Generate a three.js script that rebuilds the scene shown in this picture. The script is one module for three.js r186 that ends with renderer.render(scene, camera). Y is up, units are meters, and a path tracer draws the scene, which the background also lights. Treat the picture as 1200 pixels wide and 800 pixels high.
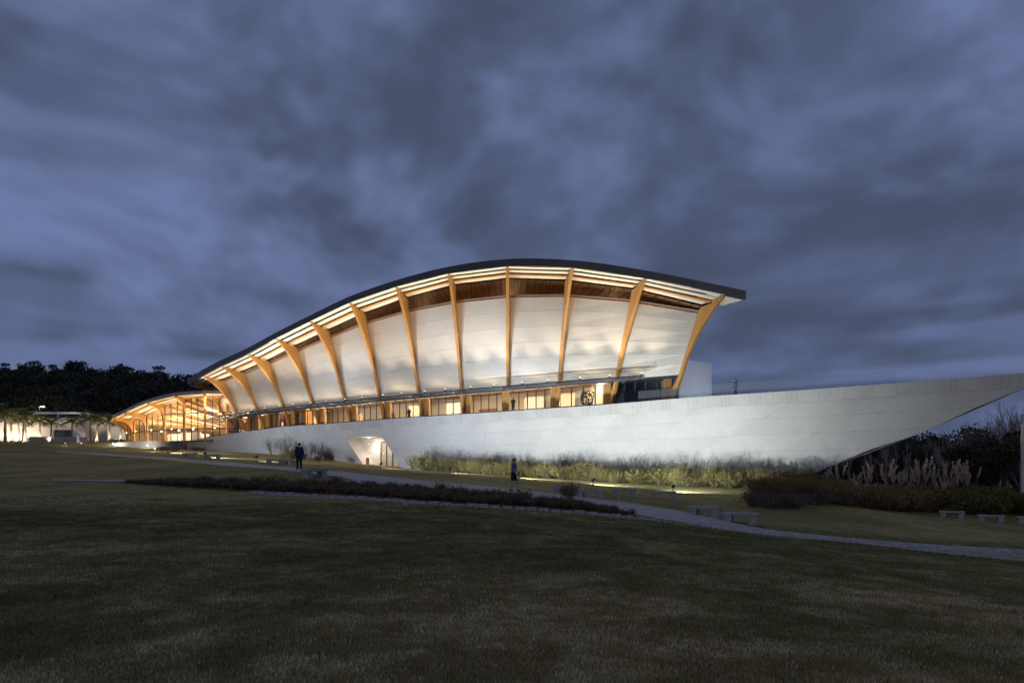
import * as THREE from 'three';
import { mergeGeometries } from 'three/addons/utils/BufferGeometryUtils.js';
import { RectAreaLightUniformsLib } from 'three/addons/lights/RectAreaLightUniformsLib.js';
RectAreaLightUniformsLib.init();

// ---------------------------------------------------------------- camera
// a level shift lens, 24 mm on 35 mm film: focal length 800 px on a 1200 x 800 picture, horizon at picture row 547
const EY = 1.6, FOC = 800, HZ = 547;
const scene = new THREE.Scene();
const camera = new THREE.PerspectiveCamera(2 * Math.atan(400 / FOC) * 180 / Math.PI, 1.5, 0.1, 3000);
camera.position.set(0, EY, 0);
camera.lookAt(0, EY, -10);
camera.setViewOffset(1200, 800, 0, 400 - HZ, 1200, 800);
camera.updateProjectionMatrix();
const renderer = new THREE.WebGLRenderer({ antialias: true });
renderer.setSize(1024, 682);
renderer.toneMapping = THREE.LinearToneMapping;
renderer.toneMappingExposure = 1.0;
renderer.shadowMap.enabled = true;

// ---------------------------------------------------------------- random numbers and noise
function rngOf(seed) { let a = seed >>> 0; return () => { a = (a + 0x6D2B79F5) >>> 0; let t = Math.imul(a ^ (a >>> 15), 1 | a); t = (t + Math.imul(t ^ (t >>> 7), 61 | t)) ^ t; return ((t ^ (t >>> 14)) >>> 0) / 4294967296; }; }
const rand = rngOf(7), rr = (a, b, r = rand) => a + (b - a) * r();
const clamp = (v, a, b) => Math.min(b, Math.max(a, v)), mix = (a, b, t) => a + (b - a) * t;
const sstep = (a, b, v) => { const t = clamp((v - a) / (b - a), 0, 1); return t * t * (3 - 2 * t); };
function hash3(x, y, z) { let h = Math.imul(x, 374761393) ^ Math.imul(y, 668265263) ^ Math.imul(z, 2147483647 - 1274126177); h = Math.imul(h ^ (h >>> 13), 1274126177); return ((h ^ (h >>> 16)) >>> 0) / 4294967296; }
function vnoise(x, y, z = 0, per = 0) {
  const xi = Math.floor(x), yi = Math.floor(y), zi = Math.floor(z), fx = x - xi, fy = y - yi, fz = z - zi;
  const w = (n) => per ? ((n % per) + per) % per : n, u = fx * fx * (3 - 2 * fx), v = fy * fy * (3 - 2 * fy), t = fz * fz * (3 - 2 * fz);
  const c = (i, j, k) => hash3(w(xi + i), w(yi + j), zi + k);
  const a = mix(mix(c(0, 0, 0), c(1, 0, 0), u), mix(c(0, 1, 0), c(1, 1, 0), u), v);
  return fz === 0 ? a : mix(a, mix(mix(c(0, 0, 1), c(1, 0, 1), u), mix(c(0, 1, 1), c(1, 1, 1), u), v), t);
}
function fbm(x, y, z = 0, oct = 4, per = 0) { let s = 0, a = 0.5, n = 0; for (let o = 0; o < oct; o++) { s += a * vnoise(x, y, z + o * 17, per); n += a; x *= 2; y *= 2; z *= 2; per *= 2; a *= 0.5; } return s / n; }

// ---------------------------------------------------------------- dusk sky: a cover of soft layered cloud, bluer where it thins
{
  const W = 1536, H = 768, data = new Float32Array(W * H * 4);
  const dark = [0.062, 0.080, 0.138], light = [0.156, 0.206, 0.395], low = [0.138, 0.178, 0.340];
  for (let j = 0; j < H; j++) {
    const el = ((j + 0.5) / H - 0.5) * Math.PI, y = Math.sin(el), c = Math.cos(el);
    for (let i = 0; i < W; i++) {
      const az = ((i + 0.5) / W - 0.5) * 2 * Math.PI, x = c * Math.cos(az), z = c * Math.sin(az), k = 4 * (j * W + i);
      let col;
      if (y < -0.02) col = [0.02, 0.022, 0.03];
      else {
        const q = 1.35 / (Math.max(y, 0) + 0.42), px = x * q, pz = z * q;                 // flat cloud layer seen in perspective
        const wx = fbm(px * 0.9 + 3.1, pz * 0.9, 1.5, 3) - 0.5, wz = fbm(px * 0.9, pz * 0.9 + 9.7, 4.5, 3) - 0.5;
        let n = 0.48 * fbm(px * 1.5 + wx * 1.6 + 5.2, pz * 1.5 + wz * 1.6, 0.5, 5) + 0.52 * fbm(px * 4.4 + wx * 3, pz * 4.4 + wz * 3 + 7.7, 2.5, 7);
        n = clamp((n - 0.335) / 0.33, 0, 1); n = n * n * (3 - 2 * n) * 0.75 + n * 0.25;
        col = dark.map((d, m) => mix(d, light[m], Math.pow(n, 1.5)));
        const lo = sstep(0.34, 0.0, y) * 0.75 * (0.1 + 1.5 * sstep(0.35, 0.65, fbm(px * 1.3, y * 30, 8.5, 5)));
        col = col.map((d, m) => mix(d, low[m], clamp(lo, 0, 1)));
      }
      data[k] = col[0]; data[k + 1] = col[1]; data[k + 2] = col[2]; data[k + 3] = 1;
    }
  }
  const sky = new THREE.DataTexture(data, W, H, THREE.RGBAFormat, THREE.FloatType);
  sky.mapping = THREE.EquirectangularReflectionMapping; sky.magFilter = THREE.LinearFilter; sky.minFilter = THREE.LinearFilter; sky.needsUpdate = true;
  scene.background = sky; scene.environment = sky;
}
// the last of the day behind the cloud: a very weak, very soft sun
const sun = new THREE.DirectionalLight(0xffe2c4, 0.17);
sun.position.set(-60, 60, 80); sun.castShadow = true; sun.shadow.radius = 80;
Object.assign(sun.shadow.camera, { left: -150, right: 150, top: 150, bottom: -150, near: 1, far: 500 });
scene.add(sun); scene.add(sun.target);
console.log('sky done');

// ---------------------------------------------------------------- small tools
const V = (x, y, z) => new THREE.Vector3(x, y, z);
const P = (px, py, D) => V((px - 600) / FOC * D, EY + (HZ - py) / FOC * D, -D);     // a picture point at distance D
const taken = new Map();
function numbered(n) { const k = taken.get(n) || 0; taken.set(n, k + 1); return k ? n + '_' + String(k).padStart(3, '0') : n; }
function shade(o) { o.traverse(m => { if (m.isMesh) { m.castShadow = true; m.receiveShadow = true; } }); return o; }
function tag(o, label, category, group, kind) { o.userData.label = label; if (category) o.userData.category = category; if (group) o.userData.group = group; if (kind) o.userData.kind = kind; return o; }
function thing(name, label, category, pos = [0, 0, 0], turn = 0, group) {
  const o = new THREE.Group(); o.name = numbered(name); o.position.set(...(pos.isVector3 ? pos.toArray() : pos)); o.rotation.y = turn; scene.add(o); tag(o, label, category, group); return o;
}
function part(parent, name, geo, m, label) { const o = new THREE.Mesh(geo, m); o.name = name; o.castShadow = o.receiveShadow = true; parent.add(o); if (label) o.userData.label = label; return o; }
// a part whose geometry is given in world coordinates, under a thing or part that is only moved, never turned
function wpart(parent, name, geo, m, label) {
  let x = 0, y = 0, z = 0; for (let p = parent; p; p = p.parent) { x += p.position.x; y += p.position.y; z += p.position.z; }
  geo.translate(-x, -y, -z); return part(parent, name, geo, m, label);
}
function structure(name, geo, m, label, category, kind = 'structure') { const o = new THREE.Mesh(geo, m); o.name = numbered(name); o.castShadow = o.receiveShadow = true; scene.add(o); return tag(o, label, category, null, kind); }
function copyOf(o, pos, turn = 0, scale = 1, label) { const c = o.clone(); c.name = numbered(o.name.replace(/_\d{3}$/, '')); c.position.copy(pos); c.rotation.y = turn; c.scale.setScalar(scale); c.userData = { ...o.userData }; if (label) c.userData.label = label; scene.add(c); return c; }

// geometry in metres: triangles and quads, flat normals, uv from the axes that a face spans
class GB {
  constructor() { this.p = []; this.c = []; }
  tri(a, b, c, col) { this.p.push(a.x, a.y, a.z, b.x, b.y, b.z, c.x, c.y, c.z); if (col) for (let k = 0; k < 3; k++) this.c.push(col[0], col[1], col[2]); return this; }
  quad(a, b, c, d, col) { return this.tri(a, b, c, col).tri(a, c, d, col); }
  hexa(f, b, col) {           // f: front corners counter-clockwise seen from outside, b: the same corners at the back
    const n = f.length; for (let k = 1; k < n - 1; k++) { this.tri(f[0], f[k], f[k + 1], col); this.tri(b[0], b[k + 1], b[k], col); }
    for (let k = 0; k < n; k++) { const m = (k + 1) % n; this.quad(f[k], b[k], b[m], f[m], col); } return this;
  }
  box(x0, x1, y0, y1, z0, z1, col) { return this.hexa([V(x0, y0, z1), V(x1, y0, z1), V(x1, y1, z1), V(x0, y1, z1)], [V(x0, y0, z0), V(x1, y0, z0), V(x1, y1, z0), V(x0, y1, z0)], col); }
  bar(a, b, w, h, up = V(0, 1, 0), col) {   // a square bar from a to b, w across and h along up
    const d = b.clone().sub(a).normalize(), s = d.clone().cross(up).normalize(), u = s.clone().cross(d).normalize();
    const q = (p, i, j) => p.clone().addScaledVector(s, i * w / 2).addScaledVector(u, j * h / 2);
    return this.hexa([q(b, -1, -1), q(b, 1, -1), q(b, 1, 1), q(b, -1, 1)].reverse(), [q(a, -1, -1), q(a, 1, -1), q(a, 1, 1), q(a, -1, 1)].reverse(), col);
  }
  stick(a, b, ra, rb, n = 3, col) {
    const d = b.clone().sub(a).normalize(), s = Math.abs(d.y) < 0.9 ? d.clone().cross(V(0, 1, 0)).normalize() : d.clone().cross(V(1, 0, 0)).normalize(), t = s.clone().cross(d);
    const q = (p, r, k) => p.clone().addScaledVector(s, r * Math.cos(k * 2 * Math.PI / n)).addScaledVector(t, r * Math.sin(k * 2 * Math.PI / n));
    for (let k = 0; k < n; k++) this.quad(q(a, ra, k), q(a, ra, k + 1), q(b, rb, k + 1), q(b, rb, k), col); return this;
  }
  leaf(c, d, w, col, r = rand) {             // a folded pointed leaf from c along d
    const s = V(r() - 0.5, r() - 0.5, r() - 0.5).cross(d).normalize().multiplyScalar(w / 2), m = c.clone().addScaledVector(d, 0.45), e = c.clone().add(d);
    return this.tri(c, m.clone().add(s), e, col).tri(c, e, m.clone().sub(s), col);
  }
  geo(uvScale = 1) {
    const g = new THREE.BufferGeometry(); g.setAttribute('position', new THREE.Float32BufferAttribute(this.p, 3));
    if (this.c.length) g.setAttribute('color', new THREE.Float32BufferAttribute(this.c, 3));
    g.computeVertexNormals(); return boxUV(g, uvScale);
  }
}
function boxUV(g, sc = 1) {
  const p = g.attributes.position, n = g.attributes.normal, uv = new Float32Array(p.count * 2);
  for (let k = 0; k < p.count; k++) {
    const ax = Math.abs(n.getX(k)), ay = Math.abs(n.getY(k)), az = Math.abs(n.getZ(k)), x = p.getX(k), y = p.getY(k), z = p.getZ(k);
    let u, v; if (ay > ax && ay > az) { u = x; v = z; } else { const l = Math.hypot(ax, az) || 1; u = (x * n.getZ(k) - z * n.getX(k)) / l; v = y; }
    uv[2 * k] = u * sc; uv[2 * k + 1] = v * sc;
  }
  g.setAttribute('uv', new THREE.BufferAttribute(uv, 2)); return g;
}
const box = (w, h, d, x = 0, y = 0, z = 0) => { const g = new THREE.BoxGeometry(w, h, d); g.translate(x, y, z); return boxUV(g); };

// ---------------------------------------------------------------- textures (colour, grain, wear) and materials
function tex(size, fn, repeat, srgb = true) {
  const d = new Uint8Array(size * size * 4);
  for (let j = 0; j < size; j++) for (let i = 0; i < size; i++) { const c = fn(i / size, j / size), k = 4 * (j * size + i); for (let m = 0; m < 3; m++) d[k + m] = clamp(Math.round(255 * (srgb ? (c[m] <= 0.0031308 ? c[m] * 12.92 : 1.055 * Math.pow(c[m], 1 / 2.4) - 0.055) : c[m])), 0, 255); d[k + 3] = 255; }
  const t = new THREE.DataTexture(d, size, size); t.wrapS = t.wrapT = THREE.RepeatWrapping; t.magFilter = THREE.LinearFilter; t.minFilter = THREE.LinearMipmapLinearFilter; t.generateMipmaps = true;
  if (srgb) t.colorSpace = THREE.SRGBColorSpace; t.repeat.set(...(Array.isArray(repeat) ? repeat : [repeat, repeat])); t.needsUpdate = true; return t;
}
const lin = (r, g, b) => new THREE.Color().setRGB(r, g, b);
const std = (o) => new THREE.MeshStandardMaterial({ side: THREE.DoubleSide, ...o, color: o.color || lin(1, 1, 1) });
const gray = (n) => [n, n, n];
const M = {};
M.concrete = std({
  roughness: 0.62,
  map: tex(512, (u, v) => { const n = fbm(u * 6, v * 6, 0, 5, 6), m = fbm(u * 48, v * 48, 3, 3, 48), st = fbm(u * 40, v * 3, 5, 4, 40), k = 0.56 + 0.15 * (n - 0.5) + 0.07 * (m - 0.5) - 0.075 * sstep(0.56, 0.75, st); return [k * 0.985, k, k * 0.985]; }, 1 / 6),
  bumpMap: tex(512, (u, v) => gray(fbm(u * 10, v * 10, 7, 5, 10)), 1 / 4, false), bumpScale: 0.012,
});
M.concreteClean = std({
  roughness: 0.62, bumpMap: M.concrete.bumpMap, bumpScale: 0.012,
  map: tex(512, (u, v) => { const n = fbm(u * 5, v * 5, 21, 5, 5), m = fbm(u * 48, v * 48, 3, 3, 48), k = 0.56 + 0.13 * (n - 0.5) + 0.06 * (m - 0.5); return [k * 0.985, k, k * 0.985]; }, 1 / 7),
});
M.concreteCap = std({ color: lin(0.9, 0.9, 0.9), roughness: 0.7, map: M.concrete.map });
M.core = std({ color: lin(0.32, 0.32, 0.31), roughness: 0.9 });
M.timber = std({
  roughness: 0.45,
  map: tex(512, (u, v) => { const lam = Math.floor(v * 24), g = fbm(u * 6, v * 96, 2, 4, 6), t = 0.85 + 0.3 * hash3(lam, 3, 1), k = t * (0.82 + 0.36 * g); return [0.60 * k, 0.315 * k, 0.09 * k]; }, 1 / 1.4),
});
M.timberPale = std({ color: lin(1, 1, 1), roughness: 0.5, map: tex(256, (u, v) => { const b = Math.floor(v * 16), g = fbm(u * 4, v * 64, 2, 3, 4), k = (0.85 + 0.3 * hash3(b, 1, 1)) * (0.85 + 0.3 * g); return [0.62 * k, 0.44 * k, 0.23 * k]; }, 1 / 2) });
M.timberDark = std({ roughness: 0.55, map: tex(256, (u, v) => { const b = Math.floor(u * 16), g = fbm(u * 64, v * 4, 2, 3, 64), k = (0.75 + 0.5 * hash3(b, 1, 1)) * (0.8 + 0.4 * g); return [0.34 * k, 0.17 * k, 0.065 * k]; }, 1) });
M.sheet = std({
  color: lin(0.78, 0.76, 0.72), metalness: 0.35, roughness: 0.42,
  map: tex(512, (u, v) => { const n = fbm(u * 4, v * 4, 1, 4, 4), m = fbm(u * 90, v * 4, 4, 3, 90), k = 0.84 + 0.12 * (n - 0.5) + 0.10 * (m - 0.5); return [k, k * 0.995, k * 0.98]; }, 1 / 5),
  bumpMap: tex(256, (u, v) => gray(fbm(u * 3, v * 3, 2, 3, 3)), 1 / 3.5, false), bumpScale: 0.02,
});
M.soffit = std({ color: lin(0.74, 0.71, 0.64), roughness: 0.6 });
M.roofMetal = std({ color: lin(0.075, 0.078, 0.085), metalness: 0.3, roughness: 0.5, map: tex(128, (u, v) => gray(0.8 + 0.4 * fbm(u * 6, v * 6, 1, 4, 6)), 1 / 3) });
M.darkSteel = std({ color: lin(0.055, 0.058, 0.07), metalness: 0.5, roughness: 0.45 });
M.steelBlue = std({ color: lin(0.055, 0.065, 0.095), metalness: 0.4, roughness: 0.45 });
M.glass = new THREE.MeshPhysicalMaterial({ color: lin(0.93, 0.95, 0.95), transmission: 1, thickness: 0, roughness: 0.0, metalness: 0, ior: 1.5, side: THREE.DoubleSide });
M.railGlass = new THREE.MeshPhysicalMaterial({ color: lin(0.80, 0.85, 0.88), transmission: 0.915, thickness: 0, roughness: 0.0, metalness: 0, ior: 1.5, side: THREE.DoubleSide });
M.plaster = std({ roughness: 0.85, map: tex(256, (u, v) => { const k = 0.68 + 0.09 * (fbm(u * 8, v * 8, 3, 4, 8) - 0.5); return [k, k * 0.975, k * 0.93]; }, 1 / 4) });
M.cream = std({ color: lin(0.74, 0.67, 0.55), roughness: 0.8 });
M.whiteWall = std({ color: lin(0.74, 0.74, 0.73), roughness: 0.75 });
M.floor = std({ color: lin(0.34, 0.32, 0.29), roughness: 0.35 });
M.deck = std({ color: lin(0.30, 0.30, 0.29), roughness: 0.8, map: M.concrete.map });
M.stone = std({
  roughness: 0.85, map: tex(256, (u, v) => { const n = fbm(u * 8, v * 8, 9, 5, 8), s = fbm(u * 60, v * 60, 2, 2, 60), k = 0.31 + 0.18 * (n - 0.5) + 0.14 * (s - 0.5); return [k, k * 1.0, k * 1.02]; }, 1),
  bumpMap: tex(256, (u, v) => gray(fbm(u * 16, v * 16, 4, 5, 16)), 1, false), bumpScale: 0.02,
});
M.gravel = std({
  roughness: 0.95, map: tex(512, (u, v) => { const n = fbm(u * 8, v * 8, 4, 4, 8), s = fbm(u * 128, v * 128, 2, 2, 128), k = 0.36 + 0.22 * (n - 0.5) + 0.22 * (s - 0.5); return [k, k * 0.97, k * 0.95]; }, 1 / 2),
  bumpMap: tex(512, (u, v) => gray(fbm(u * 96, v * 96, 5, 3, 96)), 1 / 2, false), bumpScale: 0.015,
});
M.mulch = std({ roughness: 1, map: tex(256, (u, v) => { const s = fbm(u * 40, v * 40, 2, 4, 40), k = 0.035 + 0.05 * (s - 0.4); return [k * 1.15, k, k * 0.8]; }, 1 / 1.5) });
M.lawn = std({
  vertexColors: true, roughness: 1,
  map: tex(512, (u, v) => { const a = fbm(u * 14, v * 14, 3, 4, 14), b = fbm(u * 110, v * 110, 6, 3, 110), k = 0.55 + 0.9 * b, t = sstep(0.4, 0.62, a); return [k * mix(0.62, 1.0, t), k * mix(0.78, 0.92, t), k * mix(0.5, 0.95, t)]; }, 1 / 5),
  bumpMap: tex(512, (u, v) => gray(fbm(u * 110, v * 110, 9, 4, 110)), 1 / 5, false), bumpScale: 0.05,
});
M.leaf = std({ vertexColors: true, roughness: 0.75 });
M.bark = std({ vertexColors: true, roughness: 0.95 });
M.black = std({ color: lin(0.02, 0.02, 0.022), roughness: 0.6 });
const glow = (r, g, b, s) => new THREE.MeshStandardMaterial({ color: lin(0.8, 0.8, 0.8), emissive: lin(r, g, b), emissiveIntensity: s, roughness: 0.5, side: THREE.DoubleSide });
const lamp = {
  spot(parent, at, to, color, cd, angle = 0.9, penumbra = 0.9, radius = 3) { const l = new THREE.SpotLight(color, cd, 0, angle, penumbra, 2); l.position.copy(at); l.target.position.copy(to); l.castShadow = true; l.shadow.radius = radius; l.name = 'lamp_light'; parent.add(l); parent.add(l.target); return l; },
  point(parent, at, color, cd, radius = 3) { const l = new THREE.PointLight(color, cd, 0, 2); l.position.copy(at); l.castShadow = true; l.shadow.radius = radius; l.name = 'lamp_light'; parent.add(l); return l; },
  rect(parent, at, to, color, nits, w, h) { const l = new THREE.RectAreaLight(color, nits, w, h); l.position.copy(at); l.name = 'lamp_light'; parent.add(l); parent.updateMatrixWorld(true); l.lookAt(to); return l; },
};

// ---------------------------------------------------------------- the ground: one sheet through surveyed points (picture column, picture row, distance)
const survey = [
  [600, 800, 4.9], [60, 800, 4.9], [1150, 800, 4.9], [600, 690, 9], [250, 690, 9], [930, 690, 9.5], [500, 640, 14.5], [200, 630, 15.5], [820, 645, 15], [960, 670, 12.5], [1190, 715, 10.2],
  [600, 608, 22], [300, 590, 26], [100, 585, 28], [1200, 670, 18], [1200, 650, 24.5], [1050, 640, 24.8], [870, 624, 26.5], [960, 631, 26.5],
  [600, 596, 28], [750, 607, 28.5], [400, 581, 32], [180, 567, 36], [60, 562, 42], [300, 574, 34],
  [602, 574, 36], [560, 570, 40], [350, 550, 45], [369, 559, 38], [330, 546, 56], [250, 538, 72], [222, 535.5, 76], [150, 534, 82], [70, 529.5, 92], [100, 545, 62],
  [665, 579, 40], [735, 582, 41.5], [780, 585, 41], [850, 614, 29], [830, 605, 31.5],
  [446, 548, 80], [527, 554, 72], [607, 560, 66], [695, 568, 61], [789, 578, 55.5], [890, 583, 50], [1000, 593, 49], [1115, 607, 47.5], [1165, 612, 45.5], [1250, 617, 45],
  [217, 527, 122], [300, 531, 110], [380, 539, 100], [450, 547, 92], [640, 559, 78], [800, 566, 68], [950, 570, 63], [1100, 588, 62], [1200, 592, 62],
  [40, 520, 122], [100, 521, 120], [0, 520, 122], [-100, 520, 125], [140, 519, 136], [40, 518, 145], [-120, 517, 150],
  [1000, 575, 110], [1200, 580, 100], [1300, 590, 80], [700, 556, 130], [400, 540, 150],
].map(([px, py, D]) => P(px, py, D));
survey.push(V(-7, EY - 1.5, -2), V(7, EY - 1.5, -2), V(0, EY - 1.5, 6), V(-20, EY - 1.2, -6), V(22, EY - 2.2, -6), V(-40, EY - 0.6, 2), V(45, EY - 3.4, 2));
survey.push(V(-320, 9, -320), V(0, 4, -320), V(320, -3, -320), V(-320, 7, -60), V(320, -5, -60), V(-200, 8, -200), V(200, -3, -200), V(0, 2, 160), V(-200, 5, 120), V(200, -4, 120));
const tps = (() => {       // thin plate through the survey, slightly relaxed
  const n = survey.length, N = n + 3, A = [], phi = (a, b) => { const d = Math.hypot(a.x - b.x, a.z - b.z) / 50; return d < 1e-6 ? 0 : d * d * Math.log(d); };
  for (let i = 0; i < N; i++) { A.push(new Float64Array(N + 1)); }
  for (let i = 0; i < n; i++) { for (let j = 0; j < n; j++) A[i][j] = phi(survey[i], survey[j]) + (i === j ? 0.006 : 0); A[i][n] = A[n][i] = 1; A[i][n + 1] = A[n + 1][i] = survey[i].x / 50; A[i][n + 2] = A[n + 2][i] = survey[i].z / 50; A[i][N] = survey[i].y; }
  for (let c = 0; c < N; c++) { let p = c; for (let r = c + 1; r < N; r++) if (Math.abs(A[r][c]) > Math.abs(A[p][c])) p = r; [A[c], A[p]] = [A[p], A[c]]; for (let r = 0; r < N; r++) if (r !== c) { const f = A[r][c] / A[c][c]; if (f) for (let k = c; k <= N; k++) A[r][k] -= f * A[c][k]; } }
  const w = A.map((r, i) => r[N] / r[i]);
  return (x, z) => { let s = w[n] + w[n + 1] * x / 50 + w[n + 2] * z / 50; for (let i = 0; i < n; i++) { const dx = x - survey[i].x, dz = z - survey[i].z, q = (dx * dx + dz * dz) / 2500; if (q > 1e-12) s += w[i] * q * 0.5 * Math.log(q); } return s; };
})();
function rawGround(x, z) {
  const far = Math.hypot(x, z + 60), t = sstep(200, 330, far);
  let y = t >= 1 ? 0 : tps(x, z);
  y = mix(y, 3 - x * 0.012, t);
  y += 16.5 * Math.exp(-((x + 175) ** 2) / (2 * 85 ** 2) - ((z + 235) ** 2) / (2 * 38 ** 2));      // wooded hill behind the palms
  return y;
}
const axis = (segs) => { const a = [segs[0][0]]; for (const [from, to, step] of segs) { const n = Math.max(1, Math.round((to - from) / step)); for (let k = 1; k <= n; k++) a.push(from + (to - from) * k / n); } return a; };
const GX = axis([[-1200, -400, 100], [-400, -130, 15], [-130, -45, 2.5], [-45, 45, 0.75], [45, 90, 2.5], [90, 400, 20], [400, 1200, 100]]);
const GZ = axis([[-1600, -500, 110], [-500, -300, 20], [-300, -150, 7], [-150, -62, 1.6], [-62, 2, 0.6], [2, 40, 4], [40, 400, 40]]);
const GH = GX.map(x => GZ.map(z => rawGround(x, z)));
function cell(a, v) { let lo = 0, hi = a.length - 2; while (lo < hi) { const m = (lo + hi + 1) >> 1; if (a[m] <= v) lo = m; else hi = m - 1; } return lo; }
function G(x, z) {           // height of the built sheet
  const i = cell(GX, x), j = cell(GZ, z), u = clamp((x - GX[i]) / (GX[i + 1] - GX[i]), 0, 1), v = clamp((z - GZ[j]) / (GZ[j + 1] - GZ[j]), 0, 1);
  const a = GH[i][j], b = GH[i + 1][j], c = GH[i][j + 1], d = GH[i + 1][j + 1];
  return u + v < 1 ? a + u * (b - a) + v * (c - a) : d + (1 - u) * (c - d) + (1 - v) * (b - d);
}
const onG = (x, z, up = 0) => V(x, G(x, z) + up, z);
function hit(px, py, from = 3, to = 240) {        // where the sight line of a picture point meets the ground
  const f = (D) => { const p = P(px, py, D); return p.y - G(p.x, p.z); };
  let a = from, fa = f(a); for (let b = a * 1.02; b < to; b = b * 1.02) { const fb = f(b); if (fa > 0 && fb <= 0) { for (let k = 0; k < 30; k++) { const m = (a + b) / 2; if (f(m) > 0) a = m; else b = m; } const p = P(px, py, b); p.y = G(p.x, p.z); return p; } a = b; fa = fb; }
  const p = P(px, py, to); p.y = G(p.x, p.z); return p;
}
const hitFrom = (D0) => (px, py) => hit(px, py, D0);
function lawnTint(x, z) {     // dry and green patches of the winter lawn
  const a = fbm(x * 0.16 + 40, z * 0.16, 3, 4), b = fbm(x * 0.9, z * 0.9 + 13, 6, 3), t = clamp(0.5 + (a - 0.5) * 2.6 + (b - 0.5) * 1.5, 0, 1);
  const low = sstep(2, 12, x) * sstep(-13.5, -17, z) * sstep(-34, -26, z) * 0.45, u = clamp(t - low, 0, 1);
  return [mix(0.155, 0.335, u), mix(0.148, 0.248, u), mix(0.032, 0.092, u)];
}
{
  const nx = GX.length, nz = GZ.length, pos = new Float32Array(nx * nz * 3), uv = new Float32Array(nx * nz * 2), col = new Float32Array(nx * nz * 3), idx = [];
  for (let i = 0; i < nx; i++) for (let j = 0; j < nz; j++) {
    const k = i * nz + j; pos.set([GX[i], GH[i][j], GZ[j]], 3 * k); uv.set([GX[i], GZ[j]], 2 * k);
    col.set(lawnTint(GX[i], GZ[j]), 3 * k);
    if (i < nx - 1 && j < nz - 1) idx.push(k, k + 1, k + nz, k + 1, k + nz + 1, k + nz);
  }
  const g = new THREE.BufferGeometry(); g.setAttribute('position', new THREE.BufferAttribute(pos, 3)); g.setAttribute('uv', new THREE.BufferAttribute(uv, 2)); g.setAttribute('color', new THREE.BufferAttribute(col, 3)); g.setIndex(idx); g.computeVertexNormals();
  structure('lawn', g, M.lawn, 'wide sloping lawn of short winter grass in front of the museum', 'lawn');
}
console.log('ground done');

// ---------------------------------------------------------------- paths and beds, sheets that follow the ground
const lerpPts = (pts, n) => {       // even resampling of a polyline in plan, smoothed
  const c = new THREE.CatmullRomCurve3(pts.map(p => V(p.x, 0, p.z)), false, 'centripetal'); return c.getSpacedPoints(n);
};
function strip(far, near, n, up, cross = 4) {
  const a = lerpPts(far, n), b = lerpPts(near, n), pos = [], uv = [], idx = [];
  for (let k = 0; k <= n; k++) for (let c = 0; c <= cross; c++) { const x = mix(a[k].x, b[k].x, c / cross), z = mix(a[k].z, b[k].z, c / cross); pos.push(x, G(x, z) + up, z); uv.push(x, z); }
  for (let k = 0; k < n; k++) for (let c = 0; c < cross; c++) { const q = k * (cross + 1) + c; idx.push(q, q + cross + 1, q + 1, q + 1, q + cross + 1, q + cross + 2); }
  const g = new THREE.BufferGeometry(); g.setAttribute('position', new THREE.Float32BufferAttribute(pos, 3)); g.setAttribute('uv', new THREE.Float32BufferAttribute(uv, 2)); g.setIndex(idx); g.computeVertexNormals();
  return g;
}
const px2 = (list, D0 = 12) => list.map(([x, y]) => hit(x, y, D0));
const pathFar = px2([[66, 529.3], [107, 530.5], [175, 535], [230, 539], [280, 542.5], [355, 549], [405, 553.5], [477, 561], [540, 567], [600, 572.5], [650, 578.5], [707, 586], [740, 590], [780, 596], [812, 602], [845, 609], [890, 619], [950, 626], [1000, 631], [1100, 638.5], [1200, 644], [1290, 650]]);
const pathNear = px2([[64, 530], [107, 532.2], [175, 537.5], [230, 542.5], [280, 547], [340, 552], [390, 558], [440, 566], [500, 572.5], [560, 578], [610, 583.5], [660, 590], [720, 598], [760, 606], [790, 611], [840, 619], [890, 626], [945, 631], [1000, 636], [1100, 647.5], [1200, 657.5], [1290, 667]]);
structure('path', strip(pathFar, pathNear, 160, 0.02, 6), M.gravel, 'pale gravel path winding past the benches towards the entrance', 'path');
const path2Far = px2([[62, 562.2], [180, 563], [305, 565], [370, 565.3], [400, 564], [416, 562]]);
const path2Near = px2([[60, 563.4], [180, 565.3], [305, 567.8], [370, 569.2], [405, 569], [440, 567.5]]);
structure('footpath', strip(path2Far, path2Near, 60, 0.028, 3), M.gravel, 'narrow pale footpath branching across the lawn above the planted bed', 'path');
const bedFar = px2([[138, 564.8], [180, 565.6], [305, 568], [380, 569.5], [430, 568.5], [500, 574], [560, 579.5], [610, 585], [660, 591.5], [720, 599.5], [755, 606.5]]);
const bedNear = px2([[136, 565.3], [180, 569], [230, 572], [292, 576], [380, 581], [440, 584], [500, 589], [560, 592], [620, 595.5], [690, 600], [750, 606.8]]);
structure('planting_bed', strip(bedFar, bedNear, 90, 0.03, 4), M.mulch, 'dark soil bed of low plants along the gravel path', 'planting bed');

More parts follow.
